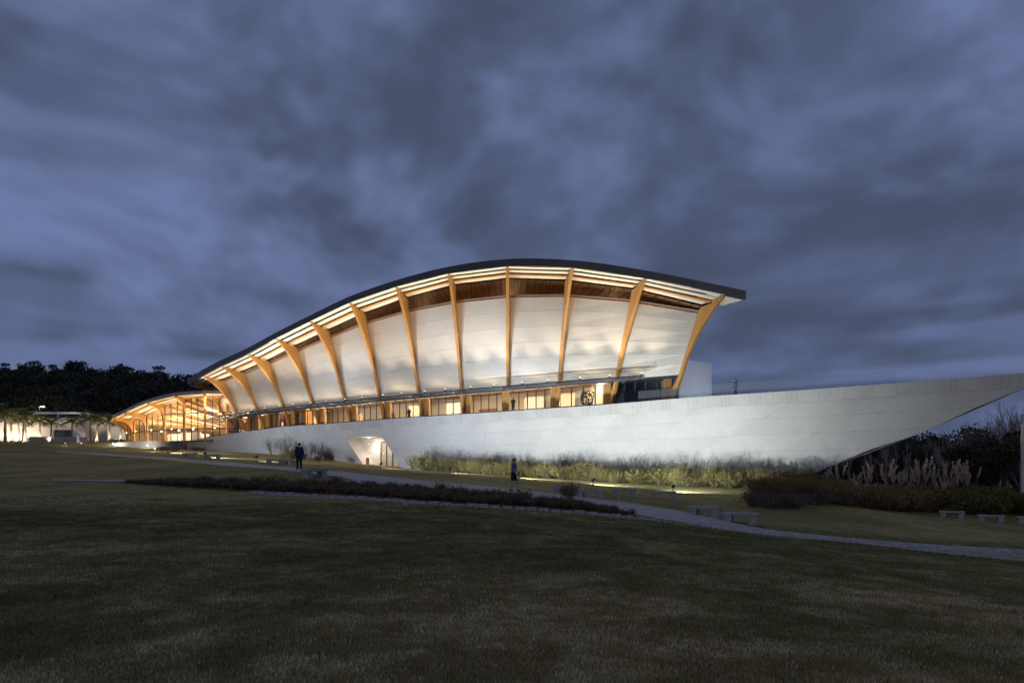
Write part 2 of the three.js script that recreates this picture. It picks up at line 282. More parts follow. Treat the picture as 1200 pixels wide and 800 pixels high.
// stone edging along the near side of the bed, then along the path: single blocks
{
  const line = lerpPts(px2([[292, 576.8], [340, 579.4], [380, 581.8], [440, 585], [500, 590], [560, 593], [620, 596.5], [690, 601.5], [750, 607.5], [772, 610.2]]), 400);
  const o = thing('stone_edging', 'row of pale stone blocks edging the dark planted bed', 'edging', onG(line[0].x, line[0].z));
  const len = line.reduce((s, p, k) => k ? s + p.distanceTo(line[k - 1]) : 0, 0), n = Math.round(len / 0.5), variants = [0, 1, 2, 3].map(k => { const b = new THREE.BoxGeometry(len / n - 0.02 - 0.03 * k, 0.13 - 0.01 * k, 0.2 + 0.03 * k, 2, 1, 1), q = b.attributes.position, r = rngOf(k + 50); for (let m = 0; m < q.count; m++) { const s = hash3(Math.round(q.getX(m) * 100), Math.round(q.getY(m) * 100), Math.round(q.getZ(m) * 100) + k * 31) - 0.5; q.setXYZ(m, q.getX(m) + s * 0.02, q.getY(m) + s * 0.02, q.getZ(m) - s * 0.03); } b.computeVertexNormals(); return boxUV(b); });
  for (let k = 0; k < n; k++) {
    const a = line[Math.min(399, Math.round(400 * (k + 0.2) / n))], b = line[Math.min(400, Math.round(400 * (k + 0.8) / n) + 1)], x = (a.x + b.x) / 2, z = (a.z + b.z) / 2;
    const s = part(o, 'stone', variants[k % 4], M.stone);
    s.position.copy(onG(x, z, 0.02 + 0.05 * (rand() - 0.5)).sub(o.position)); s.rotation.y = Math.atan2(-(b.z - a.z), b.x - a.x) + rr(-0.09, 0.09); s.scale.x = rr(0.86, 1.04);
  }
  // flat cobbles flush with the lawn in front of the blocks and on the near edge of the path
  const far2 = px2([[292, 578], [380, 583], [440, 586], [500, 591], [560, 594.3], [620, 597.8], [690, 602.8], [760, 609.4], [840, 619.5], [890, 626.3], [1000, 636.3], [1100, 647.8], [1200, 657.8], [1280, 666]]);
  const l2 = lerpPts(far2, 900), len2 = l2.reduce((s, p, k) => k ? s + p.distanceTo(l2[k - 1]) : 0, 0), n2 = Math.min(290, Math.round(len2 / 0.24));
  const o2 = thing('cobble_edging', 'flat pale cobbles set flush along the lawn side of the path', 'edging', onG(l2[0].x, l2[0].z));
  const cob = [0, 1, 2].map(k => { const g = new THREE.SphereGeometry(1, 7, 5); g.scale((0.16 - 0.02 * k) * len2 / n2 / 0.33, 0.04, 0.11 + 0.02 * k); return boxUV(g); });
  for (let k = 0; k < n2; k++) { const p = l2[Math.round(900 * (k + 0.5) / n2)], q = l2[Math.min(900, Math.round(900 * (k + 0.5) / n2) + 2)]; const s = part(o2, 'cobble', cob[k % 3], M.stone); s.position.copy(onG(p.x, p.z, rr(0.0, 0.02)).sub(o2.position)); s.rotation.y = Math.atan2(-(q.z - p.z), q.x - p.x) + rr(-0.3, 0.3); }
}

// ---------------------------------------------------------------- the museum: thirteen timber frames fanning out of a concrete hull
const FR = {
  X: [-50.59, -46.13, -41.18, -35.67, -29.88, -23.96, -18.20, -12.25, -6.35, -0.51, 5.33, 11.18, 17.01],
  Z: [121, 115.5, 111.3, 107.29, 103.04, 98.8, 94.56, 90.31, 86.07, 81.83, 77.58, 73.34, 69.1],
  T: [-48, -38, -27, -23, -21, -16.8, -12, -8.6, -4.8, 0.2, 5.5, 15.5, 26],
  h0: [8.5, 8.56, 8.76, 8.95, 9.1, 9.18, 9.3, 9.36, 9.4, 9.4, 9.4, 9.36, 9.33],
  r1: [2.75, 2.96, 3.14, 3.51, 3.96, 4.47, 4.9, 5.12, 5.15, 4.97, 4.54, 3.85, 2.94],
  rt: [5.45, 6.2, 7.3, 7.75, 8.25, 8.95, 9.5, 9.4, 9.0, 8.7, 8.2, 6.8, 6.27],
  ht: [14.4, 14.62, 15.35, 16.42, 17.8, 19.12, 20.38, 21.25, 21.7, 21.35, 20.1, 18.3, 15.86],
};
const EXT = [1, 1, 1];
function fv(key, i) {      // smooth value along the frames
  const a = FR[key], n = a.length - 1, g = (k) => k < 0 ? a[0] + (a[0] - a[1]) * -k : k > n ? a[n] + (a[n] - a[n - 1]) * (k - n) : a[k];
  const k = Math.floor(i), t = i - k; if (t < 1e-9) return g(k);
  if (key === 'X' || key === 'Z' || key === 'h0') return mix(g(k), g(k + 1), t);
  const p0 = g(k - 1), p1 = g(k), p2 = g(k + 1), p3 = g(k + 2); return 0.5 * (2 * p1 + (p2 - p0) * t + (2 * p0 - 5 * p1 + 4 * p2 - p3) * t * t + (3 * p1 - p0 - 3 * p2 + p3) * t * t * t);
}
const fdir = (i) => { const t = fv('T', i) * Math.PI / 180; return V(Math.sin(t), 0, Math.cos(t)); };
const F = (i, r, h) => V(fv('X', i), EY + h, -fv('Z', i)).addScaledVector(fdir(i), r);
// straight between two whole frames, for things that span a bay
const FB = (i, r, h) => { const k = Math.min(11, Math.max(0, Math.floor(i))), t = i - k, at = (j) => F(j, typeof r === 'function' ? r(j) : r, typeof h === 'function' ? h(j) : h); return at(k).lerp(at(k + 1), t); };
const panelR = (i, h) => (h - fv('h0', i)) / 2, H1 = (i) => fv('h0', i) + 2 * fv('r1', i);

// the hull: an inclined plane along the building, laid out in s (metres along, 0 at the last frame) and h (metres above the eye)
const HU = V(0.808, 0, 0.589), HN = V(-0.589, 0, 0.808), HO = V(17.01, 0, -69.1).addScaledVector(HN, 1.7), LEAN = 0.28;
const hull = (s, h, off = 0) => HO.clone().addScaledVector(HU, s).addScaledVector(HN, LEAN * (h - 6.8) + off).setY(EY + h);
function hullPx(px, py, off = 0) {
  const d = P(px, py, 1).sub(V(0, EY, 0)), nrm = HN.clone().add(V(0, -LEAN, 0)), o = hull(0, 6.8, off).sub(V(0, EY, 0)), t = o.dot(nrm) / d.dot(nrm), p = d.multiplyScalar(t);
  return { s: p.clone().sub(V(HO.x, 0, HO.z)).dot(HU), h: p.y };
}
const topPts = [[216, 517.3], [240, 513], [265, 509], [300, 504], [330, 500], [400, 495.3], [475, 489.5], [595, 481.8], [640, 478.5], [700, 474.7], [797, 466.5], [840, 463.5], [940, 457], [1050, 448.7], [1200, 437.2], [1254, 433]].map(([x, y]) => hullPx(x, y));
const pw = (pts, s) => { let k = 0; while (k < pts.length - 2 && pts[k + 1].s < s) k++; return mix(pts[k].h, pts[k + 1].h, (s - pts[k].s) / (pts[k + 1].s - pts[k].s)); };
const hullTop = (s) => pw(topPts, s), S0 = topPts[0].s, S1 = topPts[topPts.length - 1].s;
const prowA = hullPx(952, 555), prowPts = [[952, 555], [1020, 530], [1090, 503], [1160, 473], [1200, 455], [1254, 433.2]].map(([x, y]) => hullPx(x, y));
const hullBot = (s) => { if (s >= prowA.s) return pw(prowPts, s); const p = hull(s, 0); return Math.min(G(p.x, p.z) - EY - 0.6, hullTop(s) - 1); };

const museum = thing('museum_building', 'long museum with fanned timber frames and curved dark roof on a white concrete hull', 'building', onG(-20, -90));
const hullGroup = new THREE.Group(); hullGroup.name = 'hull_wall'; museum.add(hullGroup);
{
  // joints between the cast concrete panels: [top, bottom] picture points, nearly upright on the left and raked towards the prow
  const J = [[[205, 510], [214, 528]], [[258, 509], [272, 528]], [[299, 506], [312, 521]], [[340, 502], [352, 517]], [[392, 495.6], [424, 542]], [[436, 492], [468, 545]], [[507, 490], [508, 527]], [[574, 485], [564, 530]], [[651, 479], [620, 535]], [[739, 471], [685, 529]], [[837, 465], [752, 530]], [[953.6, 456], [860, 508]], [[1085, 446], [925, 523]], [[1215, 437], [985, 541]], [[1330, 432], [1120, 496]]].map(([a, b]) => { const p = hullPx(...a), q = hullPx(...b); return (h) => p.s + (q.s - p.s) * (h - p.h) / (q.h - p.h); });
  const rows = [0, 1.05, 2.35, 3.8, 5.3, 7.2, 10.5];
  const clip = (poly, fn) => { const out = []; for (let k = 0; k < poly.length; k++) { const a = poly[k], b = poly[(k + 1) % poly.length], fa = fn(a), fb = fn(b); if (fa >= 0) out.push(a); if (fa * fb < 0) { const t = fa / (fa - fb); out.push([mix(a[0], b[0], t), mix(a[1], b[1], t)]); } } return out; };
  const topPoly = (s) => hullTop(s);
  let nr = rngOf(3);
  for (let c = 0; c < J.length - 1; c++) for (let r = 0; r < rows.length - 1; r++) {
    // corners found on the slanted joints: iterate because the top falls away along s
    const corner = (j, depth) => { let h = 6.5; for (let k = 0; k < 12; k++) h = topPoly(clamp(j(h), S0, S1)) - depth; return [j(h), h]; };
    const edge = (da, N = 6) => { const a = corner(J[c], da), b = corner(J[c + 1], da), o = []; for (let k = 0; k <= N; k++) { const s = mix(a[0], b[0], k / N); o.push([s, topPoly(clamp(s, S0, S1)) - da]); } return o; };
    let poly = [...edge(rows[r + 1]), ...edge(rows[r]).reverse()];
    if (c === 4 && r >= 2) continue;                                        // the entrance niche
    if (c === 4 && r === 1) poly = clip(poly, ([s, h]) => h - (nicheTop(s)));
    poly = clip(poly, ([s]) => s - S0); poly = clip(poly, ([s]) => S1 - 0.02 - s);
    for (let k = 0; k < prowPts.length - 1; k++) { const a = prowPts[k], b = prowPts[k + 1]; poly = clip(poly, ([s, h]) => h - (a.h + (b.h - a.h) * (s - a.s) / (b.s - a.s)) + (s < prowA.s ? 100 : 0) * 0 + (k === 0 ? Math.max(0, prowA.s - s) * 3 : k > 0 && s < a.s - 6 ? 50 : 0)); }
    if (poly.length < 3) continue;
    const minH = Math.min(...poly.map(p => p[1])), low = Math.max(...poly.map(p => p[1] - hullBot(clamp(p[0], S0, S1)))); if (low < 0.05) continue;
    // inset towards the middle for the joint
    const cx = poly.reduce((s, p) => s + p[0], 0) / poly.length, cy = poly.reduce((s, p) => s + p[1], 0) / poly.length;
    const g = 0.006, w = Math.max(...poly.map(p => Math.abs(p[0] - cx))), hh = Math.max(...poly.map(p => Math.abs(p[1] - cy)));
    const ins = poly.map(([s, h]) => [s - Math.sign(s - cx) * Math.min(g, Math.abs(s - cx) / Math.max(w, 1e-3) * g), h - (r === 0 && h > cy ? 0 : Math.sign(h - cy) * g * 0.8)]);
    const off = rr(-0.006, 0.006, nr), front = ins.map(([s, h]) => hull(s, h, off)), back = ins.map(([s, h]) => hull(s, h, -0.3));
    const tone = Math.floor(4 * hash3(c, r, 8)) + (r ? 10 : 0); M['concrete' + tone] ||= Object.assign((r ? M.concreteClean : M.concrete).clone(), { color: lin(0.95 + 0.025 * (tone % 10), 0.95 + 0.025 * (tone % 10), 0.945 + 0.026 * (tone % 10)) });
    wpart(hullGroup, 'concrete_panel', new GB().hexa(front, back).geo(), M['concrete' + tone]);
  }
  function nicheTop(s) { const a = hullPx(404, 513), b = hullPx(447, 510); return mix(a.h, b.h, (s - a.s) / (b.s - a.s)); }

  // deck, underside and far side of the hull
  const W = (s) => 26 * (s > -4 ? Math.pow(clamp((S1 - s) / (S1 + 4), 0, 1), 0.7) : 1), N = 60, gd = new GB(), gb = new GB(), under = (s) => s > prowA.s - 2 ? Math.min(hullTop(s) - 0.2, hullBot(s) + W(s) * 0.3) : hullBot(s);
  for (let k = 0; k < N; k++) {
    const a = mix(S0, S1, k / N), b = mix(S0, S1, (k + 1) / N), ta = hullTop(a) - 0.05, tb = hullTop(b) - 0.05, ba = hullBot(a), bb = hullBot(b);
    const q = (s, h, w) => hull(s, h, -0.02).addScaledVector(HN, -w);
    gd.quad(q(a, ta, 0), q(b, tb, 0), q(b, tb, W(b)), q(a, ta, W(a)));
    gb.quad(q(a, ta, W(a)), q(b, tb, W(b)), q(b, under(b), W(b)), q(a, under(a), W(a)));
    if (b > prowA.s - 2) gb.quad(q(a, ba, 0), q(a, under(a), W(a)), q(b, under(b), W(b)), q(b, bb, 0));
  }
  wpart(museum, 'deck', gd.geo(), M.deck);
  wpart(museum, 'hull_underside', gb.geo(), M.concreteCap);

  // entrance niche cut into the hull: two raking cheeks, a soffit, a back wall with glazed doors
  const A = hullPx(404, 513), B = hullPx(447, 510), sl = J[4], sr = J[5], DEP = 3.0, hb = 0 - 0.2, inn = (s, h, d) => hull(s, h, -0.02).addScaledVector(HN, -d);
  const nl = new GB(), h0 = hb;
  nl.quad(inn(sl(A.h), A.h, 0), inn(sl(h0), h0, 0), inn(sl(h0), h0, DEP), inn(sl(A.h), A.h, DEP));
  nl.quad(inn(sl(A.h), A.h, 0), inn(sl(A.h), A.h, DEP), inn(sr(B.h), B.h, DEP), inn(sr(B.h), B.h, 0));
  const niche = wpart(museum, 'entrance_niche', nl.geo(), M.plaster);
  const dl = mix(sl(1.5), sr(1.5), 0.30), dr = mix(sl(1.5), sr(1.5), 0.80), dt = A.h - 0.55, wallN = new GB();
  const bk = (s, h, d = DEP) => inn(s, h, d).addScaledVector(HN, LEAN * (A.h - h));                        // the back wall stands upright
  wallN.quad(bk(sl(A.h) - 0.2, A.h), bk(sl(A.h) - 0.2, h0), bk(dl, h0), bk(dl, A.h));
  wallN.quad(bk(dl, A.h), bk(dl, dt), bk(dr, dt), bk(dr, A.h));
  wallN.quad(bk(dl, dt), bk(dl, dt, DEP + 2.5), bk(dr, dt, DEP + 2.5), bk(dr, dt)).quad(bk(dl, h0), bk(dl, dt), bk(dl, dt, DEP + 2.5), bk(dl, h0, DEP + 2.5)).quad(bk(dl, h0, DEP + 2.5), bk(dr, h0, DEP + 2.5), bk(dr, dt, DEP + 2.5), bk(dl, dt, DEP + 2.5)).quad(bk(dr, h0), bk(dr, dt), bk(dr, dt, DEP + 2.5), bk(dr, h0, DEP + 2.5));
  wpart(niche, 'niche_wall', wallN.geo(), M.plaster);
  wpart(niche, 'wood_panel', new GB().hexa([bk(dr, h0, DEP - 0.02), bk(sr(h0) + 0.5, h0, DEP - 0.02), bk(sr(h0) + 0.5, B.h, DEP - 0.02), bk(dr, B.h, DEP - 0.02)], [bk(dr, h0, DEP + 0.1), bk(sr(h0) + 0.5, h0, DEP + 0.1), bk(sr(h0) + 0.5, B.h, DEP + 0.1), bk(dr, B.h, DEP + 0.1)]).geo(), M.timber);
  const nf = new GB(); nf.quad(inn(sl(h0) - 0.5, h0 + 0.05, -1.2), inn(sr(h0) + 0.5, h0 + 0.05, -1.2), inn(sr(h0) + 0.5, h0 + 0.05, DEP + 3), inn(sl(h0) - 0.5, h0 + 0.05, DEP + 3));
  wpart(niche, 'threshold', nf.geo(), M.deck);
  for (let k = 0; k < 3; k++) {
    const a = mix(dl, dr, k / 3), b = mix(dl, dr, (k + 1) / 3), g = new GB(), e = 0.11, d = DEP + 0.05;
    for (const [x0, x1, y0, y1] of [[a, a + e, h0 + 0.06, dt], [b - e, b, h0 + 0.06, dt], [a + e, b - e, dt - 0.14, dt], [a + e, b - e, h0 + 0.06, h0 + 0.2]]) g.hexa([bk(x0, y0, d), bk(x1, y0, d), bk(x1, y1, d), bk(x0, y1, d)], [bk(x0, y0, d + 0.08), bk(x1, y0, d + 0.08), bk(x1, y1, d + 0.08), bk(x0, y1, d + 0.08)]);
    const dd = wpart(museum, 'door', g.geo(), M.darkSteel);
    wpart(dd, 'pane', new GB().quad(bk(a + e, h0 + 0.2, d + 0.04), bk(b - e, h0 + 0.2, d + 0.04), bk(b - e, dt - 0.14, d + 0.04), bk(a + e, dt - 0.14, d + 0.04)).geo(), M.glass);
  }
  const dp = inn(mix(sl(A.h), sr(A.h), 0.45), A.h - 0.05, 1.4);
  wpart(museum, 'downlight', new THREE.CylinderGeometry(0.16, 0.16, 0.05, 16).translate(dp.x, dp.y, dp.z), glow(1, 0.93, 0.82, 6));
  lamp.spot(scene, dp.clone().add(V(0, -0.08, 0)), bk(mix(sl(1), sr(1), 0.25), 1.0), 0xffe6c8, 30, 1.1, 0.8, 2);
  const np = dp.clone().add(V(0, -0.9, 0)); wpart(museum, 'added_niche_fill', new THREE.SphereGeometry(0.035, 12, 8).translate(np.x, np.y, np.z), glow(1, 0.93, 0.82, 6)); lamp.point(scene, np, 0xffe8cc, 7, 4);  // added fill ball hanging free in the niche, brightens the soffit, no real fitting
  const vp = bk(mix(dl, dr, 0.5), dt - 0.25, DEP + 1.4);
  wpart(museum, 'vestibule_light', box(0.6, 0.05, 0.6).translate(vp.x, vp.y + 0.1, vp.z), glow(1, 0.9, 0.75, 4));
  lamp.point(scene, vp, 0xffe2bd, 9, 6);
  // a slim brown post light by the door
  const bp = inn(sl(0.8) + 1.35, h0, -0.3), bol = wpart(museum, 'sign_post', box(0.42, 1.5, 0.12).translate(bp.x, bp.y + 0.75, bp.z), M.timberDark);
}

// timber frames
const frameParts = [];
for (let i = 0; i <= 12; i++) {
  const h0 = fv('h0', i), r1 = fv('r1', i), rt = fv('rt', i), ht = fv('ht', i), hB = 6.2, sh = new THREE.Shape();
  const outer = (h) => { const t = clamp((h - h0) / (ht - h0), 0, 1); return (h - h0) / 2 + 0.42 + (rt - (ht - h0) / 2 - 0.42) * Math.pow(t, 2.7); };
  sh.moveTo((hB - h0) / 2 + 0.38, hB);
  for (let k = 0; k <= 26; k++) { const h = mix(h0 - 0.4, ht - 0.16, k / 26); sh.lineTo(h < h0 ? (h - h0) / 2 + 0.42 : outer(h), h); }
  sh.lineTo(rt + 0.05, ht + 0.02);
  const rs = mix(rt, r1, 0.42); sh.lineTo(rs, ht - 0.02); sh.lineTo(rs - 0.03, ht - 0.34); sh.lineTo(r1 + 0.35, ht - 0.40);
  sh.lineTo(r1 + 0.02, H1(i)); sh.lineTo(0.02, h0); sh.lineTo(-0.35, h0 - 0.5); sh.lineTo((hB - h0) / 2 - 1.3, hB); sh.closePath();
  const g = new THREE.ExtrudeGeometry(sh, { depth: 0.30, bevelEnabled: true, bevelThickness: 0.02, bevelSize: 0.02, bevelSegments: 1, curveSegments: 4 });
  g.translate(0, 0, -0.15);
  const p = g.attributes.position, uv = new Float32Array(p.count * 2); for (let k = 0; k < p.count; k++) { uv[2 * k] = p.getY(k) + i * 3.1; uv[2 * k + 1] = p.getX(k) - 0.5 * p.getY(k) + p.getZ(k); } g.setAttribute('uv', new THREE.BufferAttribute(uv, 2));
  const d = fdir(i), m = new THREE.Matrix4().makeBasis(d, V(0, 1, 0), d.clone().cross(V(0, 1, 0))); m.setPosition(fv('X', i), EY, -fv('Z', i)); g.applyMatrix4(m);
  const fp = wpart(museum, 'timber_frame', g, M.timber); frameParts.push(fp);
  // steel shoe where the frame meets the deck
  const sg = new GB(), q = (r, h, w) => F(i, r, h).addScaledVector(V(d.z, 0, -d.x), w);
  sg.hexa([q((hB - h0) / 2 + 0.44, 6.3, -0.2), q((hB - h0) / 2 + 0.44, 6.3, 0.2), q((hB - h0) / 2 + 0.5, 6.5, 0.2), q((hB - h0) / 2 + 0.5, 6.5, -0.2)], [q((hB - h0) / 2 - 1.34, 6.3, -0.2), q((hB - h0) / 2 - 1.34, 6.3, 0.2), q((hB - h0) / 2 - 1.2, 6.5, 0.2), q((hB - h0) / 2 - 1.2, 6.5, -0.2)]);
  wpart(fp, 'steel_shoe', sg.geo(), M.darkSteel);
}

// facade bays: leaning metal sheets in rows, a clerestory of glass above, windows below
const lampWarm = 0xffd9a0;
for (let i = 0; i < 12; i++) {
  const bay = new THREE.Group(); bay.name = 'facade_bay'; museum.add(bay);
  const at = (t, v, off) => { const A = F(i, panelR(i, mix(fv('h0', i), H1(i), v)) + off, mix(fv('h0', i), H1(i), v)), B = F(i + 1, panelR(i + 1, mix(fv('h0', i + 1), H1(i + 1), v)) + off, mix(fv('h0', i + 1), H1(i + 1), v)); return A.lerp(B, t); };
  const NR = 6;
  for (let r = 0; r < NR; r++) { const c = 0;
    const v0 = r / NR + 0.0009, v1 = (r + 1) / NR - 0.0009, t0 = 0.001, t1 = 0.999, o = rr(-0.006, 0.006);
    const g = new GB().hexa([at(t0, v0, o), at(t1, v0, o), at(t1, v1, o), at(t0, v1, o)], [at(t0, v0, o - 0.06), at(t1, v0, o - 0.06), at(t1, v1, o - 0.06), at(t0, v1, o - 0.06)]).geo();
    const tint = 0.97 + 0.05 * hash3(i, r * 2 + c, 5); M['sheet' + Math.round(tint * 30)] ||= Object.assign(M.sheet.clone(), { color: lin(0.78 * tint, 0.76 * tint, 0.72 * tint) });
    wpart(bay, 'metal_sheet', g, M['sheet' + Math.round(tint * 30)]);
  }
  // closed lining behind the sheets
  wpart(bay, 'lining', new GB().quad(at(0, 0, -0.3), at(1, 0, -0.3), at(1, 1, -0.3), at(0, 1, -0.3)).geo(), M.core);
  // sill beam along the foot of the sheets and timber beam along their head
  const sb = new GB(), hd = new GB(), pt = (t, r, h) => F(i, r(i), h(i)).lerp(F(i + 1, r(i + 1), h(i + 1)), t);
  const beam = (g, r, h, w, hh) => g.hexa([pt(0, k => r(k) + w, k => h(k) - hh), pt(1, k => r(k) + w, k => h(k) - hh), pt(1, k => r(k) + w, h), pt(0, k => r(k) + w, h)], [pt(0, k => r(k) - w, k => h(k) - hh), pt(1, k => r(k) - w, k => h(k) - hh), pt(1, k => r(k) - w, h), pt(0, k => r(k) - w, h)]);
  wpart(bay, 'sill_beam', beam(sb, k => -0.05, k => fv('h0', k) - 0.02, 0.12, 0.22).geo(), M.steelBlue);
  wpart(bay, 'head_beam', beam(hd, k => fv('r1', k) - 0.15, k => H1(k) + 0.02, 0.10, 0.3).geo(), M.timberDark);
  const cler = new THREE.Group(); cler.name = 'clerestory_window'; museum.add(cler);
  const ct = (t, v, off = 0) => pt(t, k => mix(fv('r1', k), fv('r1', k) + 0.4, v) + off, k => mix(H1(k) + 0.03, fv('ht', k) - 0.28, v));
  for (let c = 0; c < 3; c++) wpart(cler, 'pane', new GB().quad(ct(c / 3, 0), ct((c + 1) / 3, 0), ct((c + 1) / 3, 1), ct(c / 3, 1)).geo(), M.glass);
  for (let c = 1; c < 3; c++) wpart(cler, 'mullion', new GB().bar(ct(c / 3, 0, 0.02), ct(c / 3, 1, 0.02), 0.05, 0.08, fdir(i)).geo(), M.darkSteel);
  // upper ceiling of timber boards seen through the clerestory
  const cg = new GB(); for (let c = 0; c < 8; c++) cg.quad(pt(c / 8 + 0.006, k => fv('r1', k) + 0.3, k => fv('ht', k) - 0.3), pt((c + 1) / 8 - 0.006, k => fv('r1', k) + 0.3, k => fv('ht', k) - 0.3), pt((c + 1) / 8 - 0.006, k => -7, k => fv('ht', k) - 0.55), pt(c / 8 + 0.006, k => -7, k => fv('ht', k) - 0.55));
  wpart(museum, 'ceiling', cg.geo(), M.timberDark);
  wpart(museum, 'upper_wall', new GB().quad(pt(0, k => -6.9, k => fv('h0', k)), pt(1, k => -6.9, k => fv('h0', k)), pt(1, k => -6.9, k => fv('ht', k)), pt(0, k => -6.9, k => fv('ht', k))).geo(), M.timberDark);
}
for (let i = 0; i < 12; i += 2) { const c = F(i + 1, -3.5, fv('ht', i + 1) - 2.4); wpart(museum, 'upper_light', new THREE.SphereGeometry(0.18, 12, 8).translate(c.x, c.y, c.z), glow(1, 0.8, 0.5, 3)); lamp.point(scene, c, 0xffc890, 12, 8); }
// cross walls that close the upper storey at both ends
for (const i of [0, 12]) wpart(museum, 'end_wall', new GB().quad(F(i, -0.1, fv('h0', i)), F(i, fv('r1', i) - 0.1, H1(i)), F(i, fv('r1', i) - 0.1, fv('ht', i) - 0.2), F(i, -24, fv('ht', i) - 0.2)).quad(F(i, -0.1, fv('h0', i)), F(i, -24, fv('ht', i) - 0.2), F(i, -24, 6), F(i, -0.4, 6)).geo(), M.steelBlue);

// roof: dark slab with a fascia, white and timber strips under the eaves
const roof = new THREE.Group(); roof.name = 'roof'; museum.add(roof);
{
  const pts = [], N = 6;
  pts.push(P(240, 456.5, 131), P(228, 454.3, 127.5), P(221, 452, 124), P(219, 450.3, 121), P(221.6, 449.8, 118.4));
  for (let k = 0; k <= 12 * N; k++) { const i = k / N; pts.push(F(i, fv('rt', i) + 0.38, fv('ht', i) + 0.02)); }
  const e = pts[pts.length - 1], d = e.clone().sub(pts[pts.length - 3]).normalize(); pts.push(e.clone().addScaledVector(d, 0.9), e.clone().addScaledVector(d, 1.75));
  const curve = new THREE.CatmullRomCurve3(pts, false, 'centripetal'), n = 220, eave = curve.getSpacedPoints(n), up = V(0, 0.74, 0), gF = new GB(), gT = new GB(), gU = new GB();
  const out = (k) => { const t = eave[Math.min(n, k + 1)].clone().sub(eave[Math.max(0, k - 1)]); return V(-t.z, 0, t.x).normalize().multiplyScalar(-1); };
  const outs = eave.map((p, k) => { const o = out(k); return o.z < -0.3 ? o.multiplyScalar(1) : o; });
  const back = eave.map((p, k) => { const i = clamp((k / n) * 12.6 - 0.4, -0.3, 12.4), b = F(i, -24, fv('ht', clamp(i, 0, 12)) - 0.6); return b; });
  const inner = (p, k, r) => p.clone().lerp(back[k], r);
  const fh = (k) => mix(1.15, 0.78, sstep(0, 0.55, k / n)), upv = (k) => V(0, fh(k), 0);
  for (let k = 0; k < n; k++) {
    const a = eave[k], b = eave[k + 1];
    gF.hexa([a, b, b.clone().add(upv(k + 1)), a.clone().add(upv(k))], [inner(a, k, 0.012), inner(b, k + 1, 0.012), inner(b, k + 1, 0.012).add(upv(k + 1)), inner(a, k, 0.012).add(upv(k))]);
    gT.quad(inner(a, k, 0.012).add(upv(k)), inner(b, k + 1, 0.012).add(upv(k + 1)), back[k + 1].clone().add(V(0, 1.6, 0)), back[k].clone().add(V(0, 1.6, 0)));
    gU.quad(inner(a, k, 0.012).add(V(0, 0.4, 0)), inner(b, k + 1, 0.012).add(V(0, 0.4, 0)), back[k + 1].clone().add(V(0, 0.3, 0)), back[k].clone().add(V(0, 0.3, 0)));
    gT.quad(back[k], back[k].clone().add(V(0, 1.6, 0)), back[k + 1].clone().add(V(0, 1.6, 0)), back[k + 1]);
  }
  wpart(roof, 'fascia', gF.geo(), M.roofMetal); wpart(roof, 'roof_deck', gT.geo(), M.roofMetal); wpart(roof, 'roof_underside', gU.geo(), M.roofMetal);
  // strips under the eaves, bay by bay: [from, to, drop, material]; 0 is the eave, 1 the glass line
  const strips = [[0.0, 0.20, 0.02, M.soffit], [0.30, 0.52, -0.06, M.soffit], [0.58, 0.72, -0.22, M.timber], [0.74, 0.99, -0.16, M.soffit]];
  for (let i = -1; i < 13; i++) for (const [f0, f1, dh, m] of strips) {
    if (i === 12 && f0 > 0) continue;
    if (i === -1 || i === 12) {                 // the two rounded ends
      const g = new GB(), ks = i === -1 ? [0, 26] : [n - 6, n];
      for (let k = ks[0]; k < ks[1]; k++) {
        if (i === -1 && eave[k].distanceTo(F(0, fv('rt', 0) + 0.38, fv('ht', 0))) < 0.4) break;
        const dep = i === -1 ? 3.2 : 2.9, q = (kk, f) => { const b = inner(eave[kk], kk, 1).sub(eave[kk]).setY(0).normalize(); return eave[kk].clone().addScaledVector(b, 0.1 + (i === 12 ? (f > 0 ? 1 : 0) : f) * dep).add(V(0, dh, 0)); };
        g.hexa([q(k, f0), q(k, f1), q(k + 1, f1), q(k + 1, f0)], [q(k, f0), q(k, f1), q(k + 1, f1), q(k + 1, f0)].map(p => p.clone().add(V(0, 0.1, 0))));
      }
      if (g.p.length) wpart(roof, 'soffit_strip', g.geo(), m); continue;
    }
    const g = new GB(), q = (t, f, dy) => { const s = (k) => F(k, mix(fv('rt', k) + 0.34, fv('r1', k) + 0.45, f), fv('ht', k) + dh + dy); return s(i).lerp(s(i + 1), t); };
    g.hexa([q(0.02, f0, 0), q(0.02, f1, 0), q(0.98, f1, 0), q(0.98, f0, 0)], [q(0.02, f0, 0.09), q(0.02, f1, 0.09), q(0.98, f1, 0.09), q(0.98, f0, 0.09)]);
    wpart(roof, 'soffit_strip', g.geo(), m);
  }
}

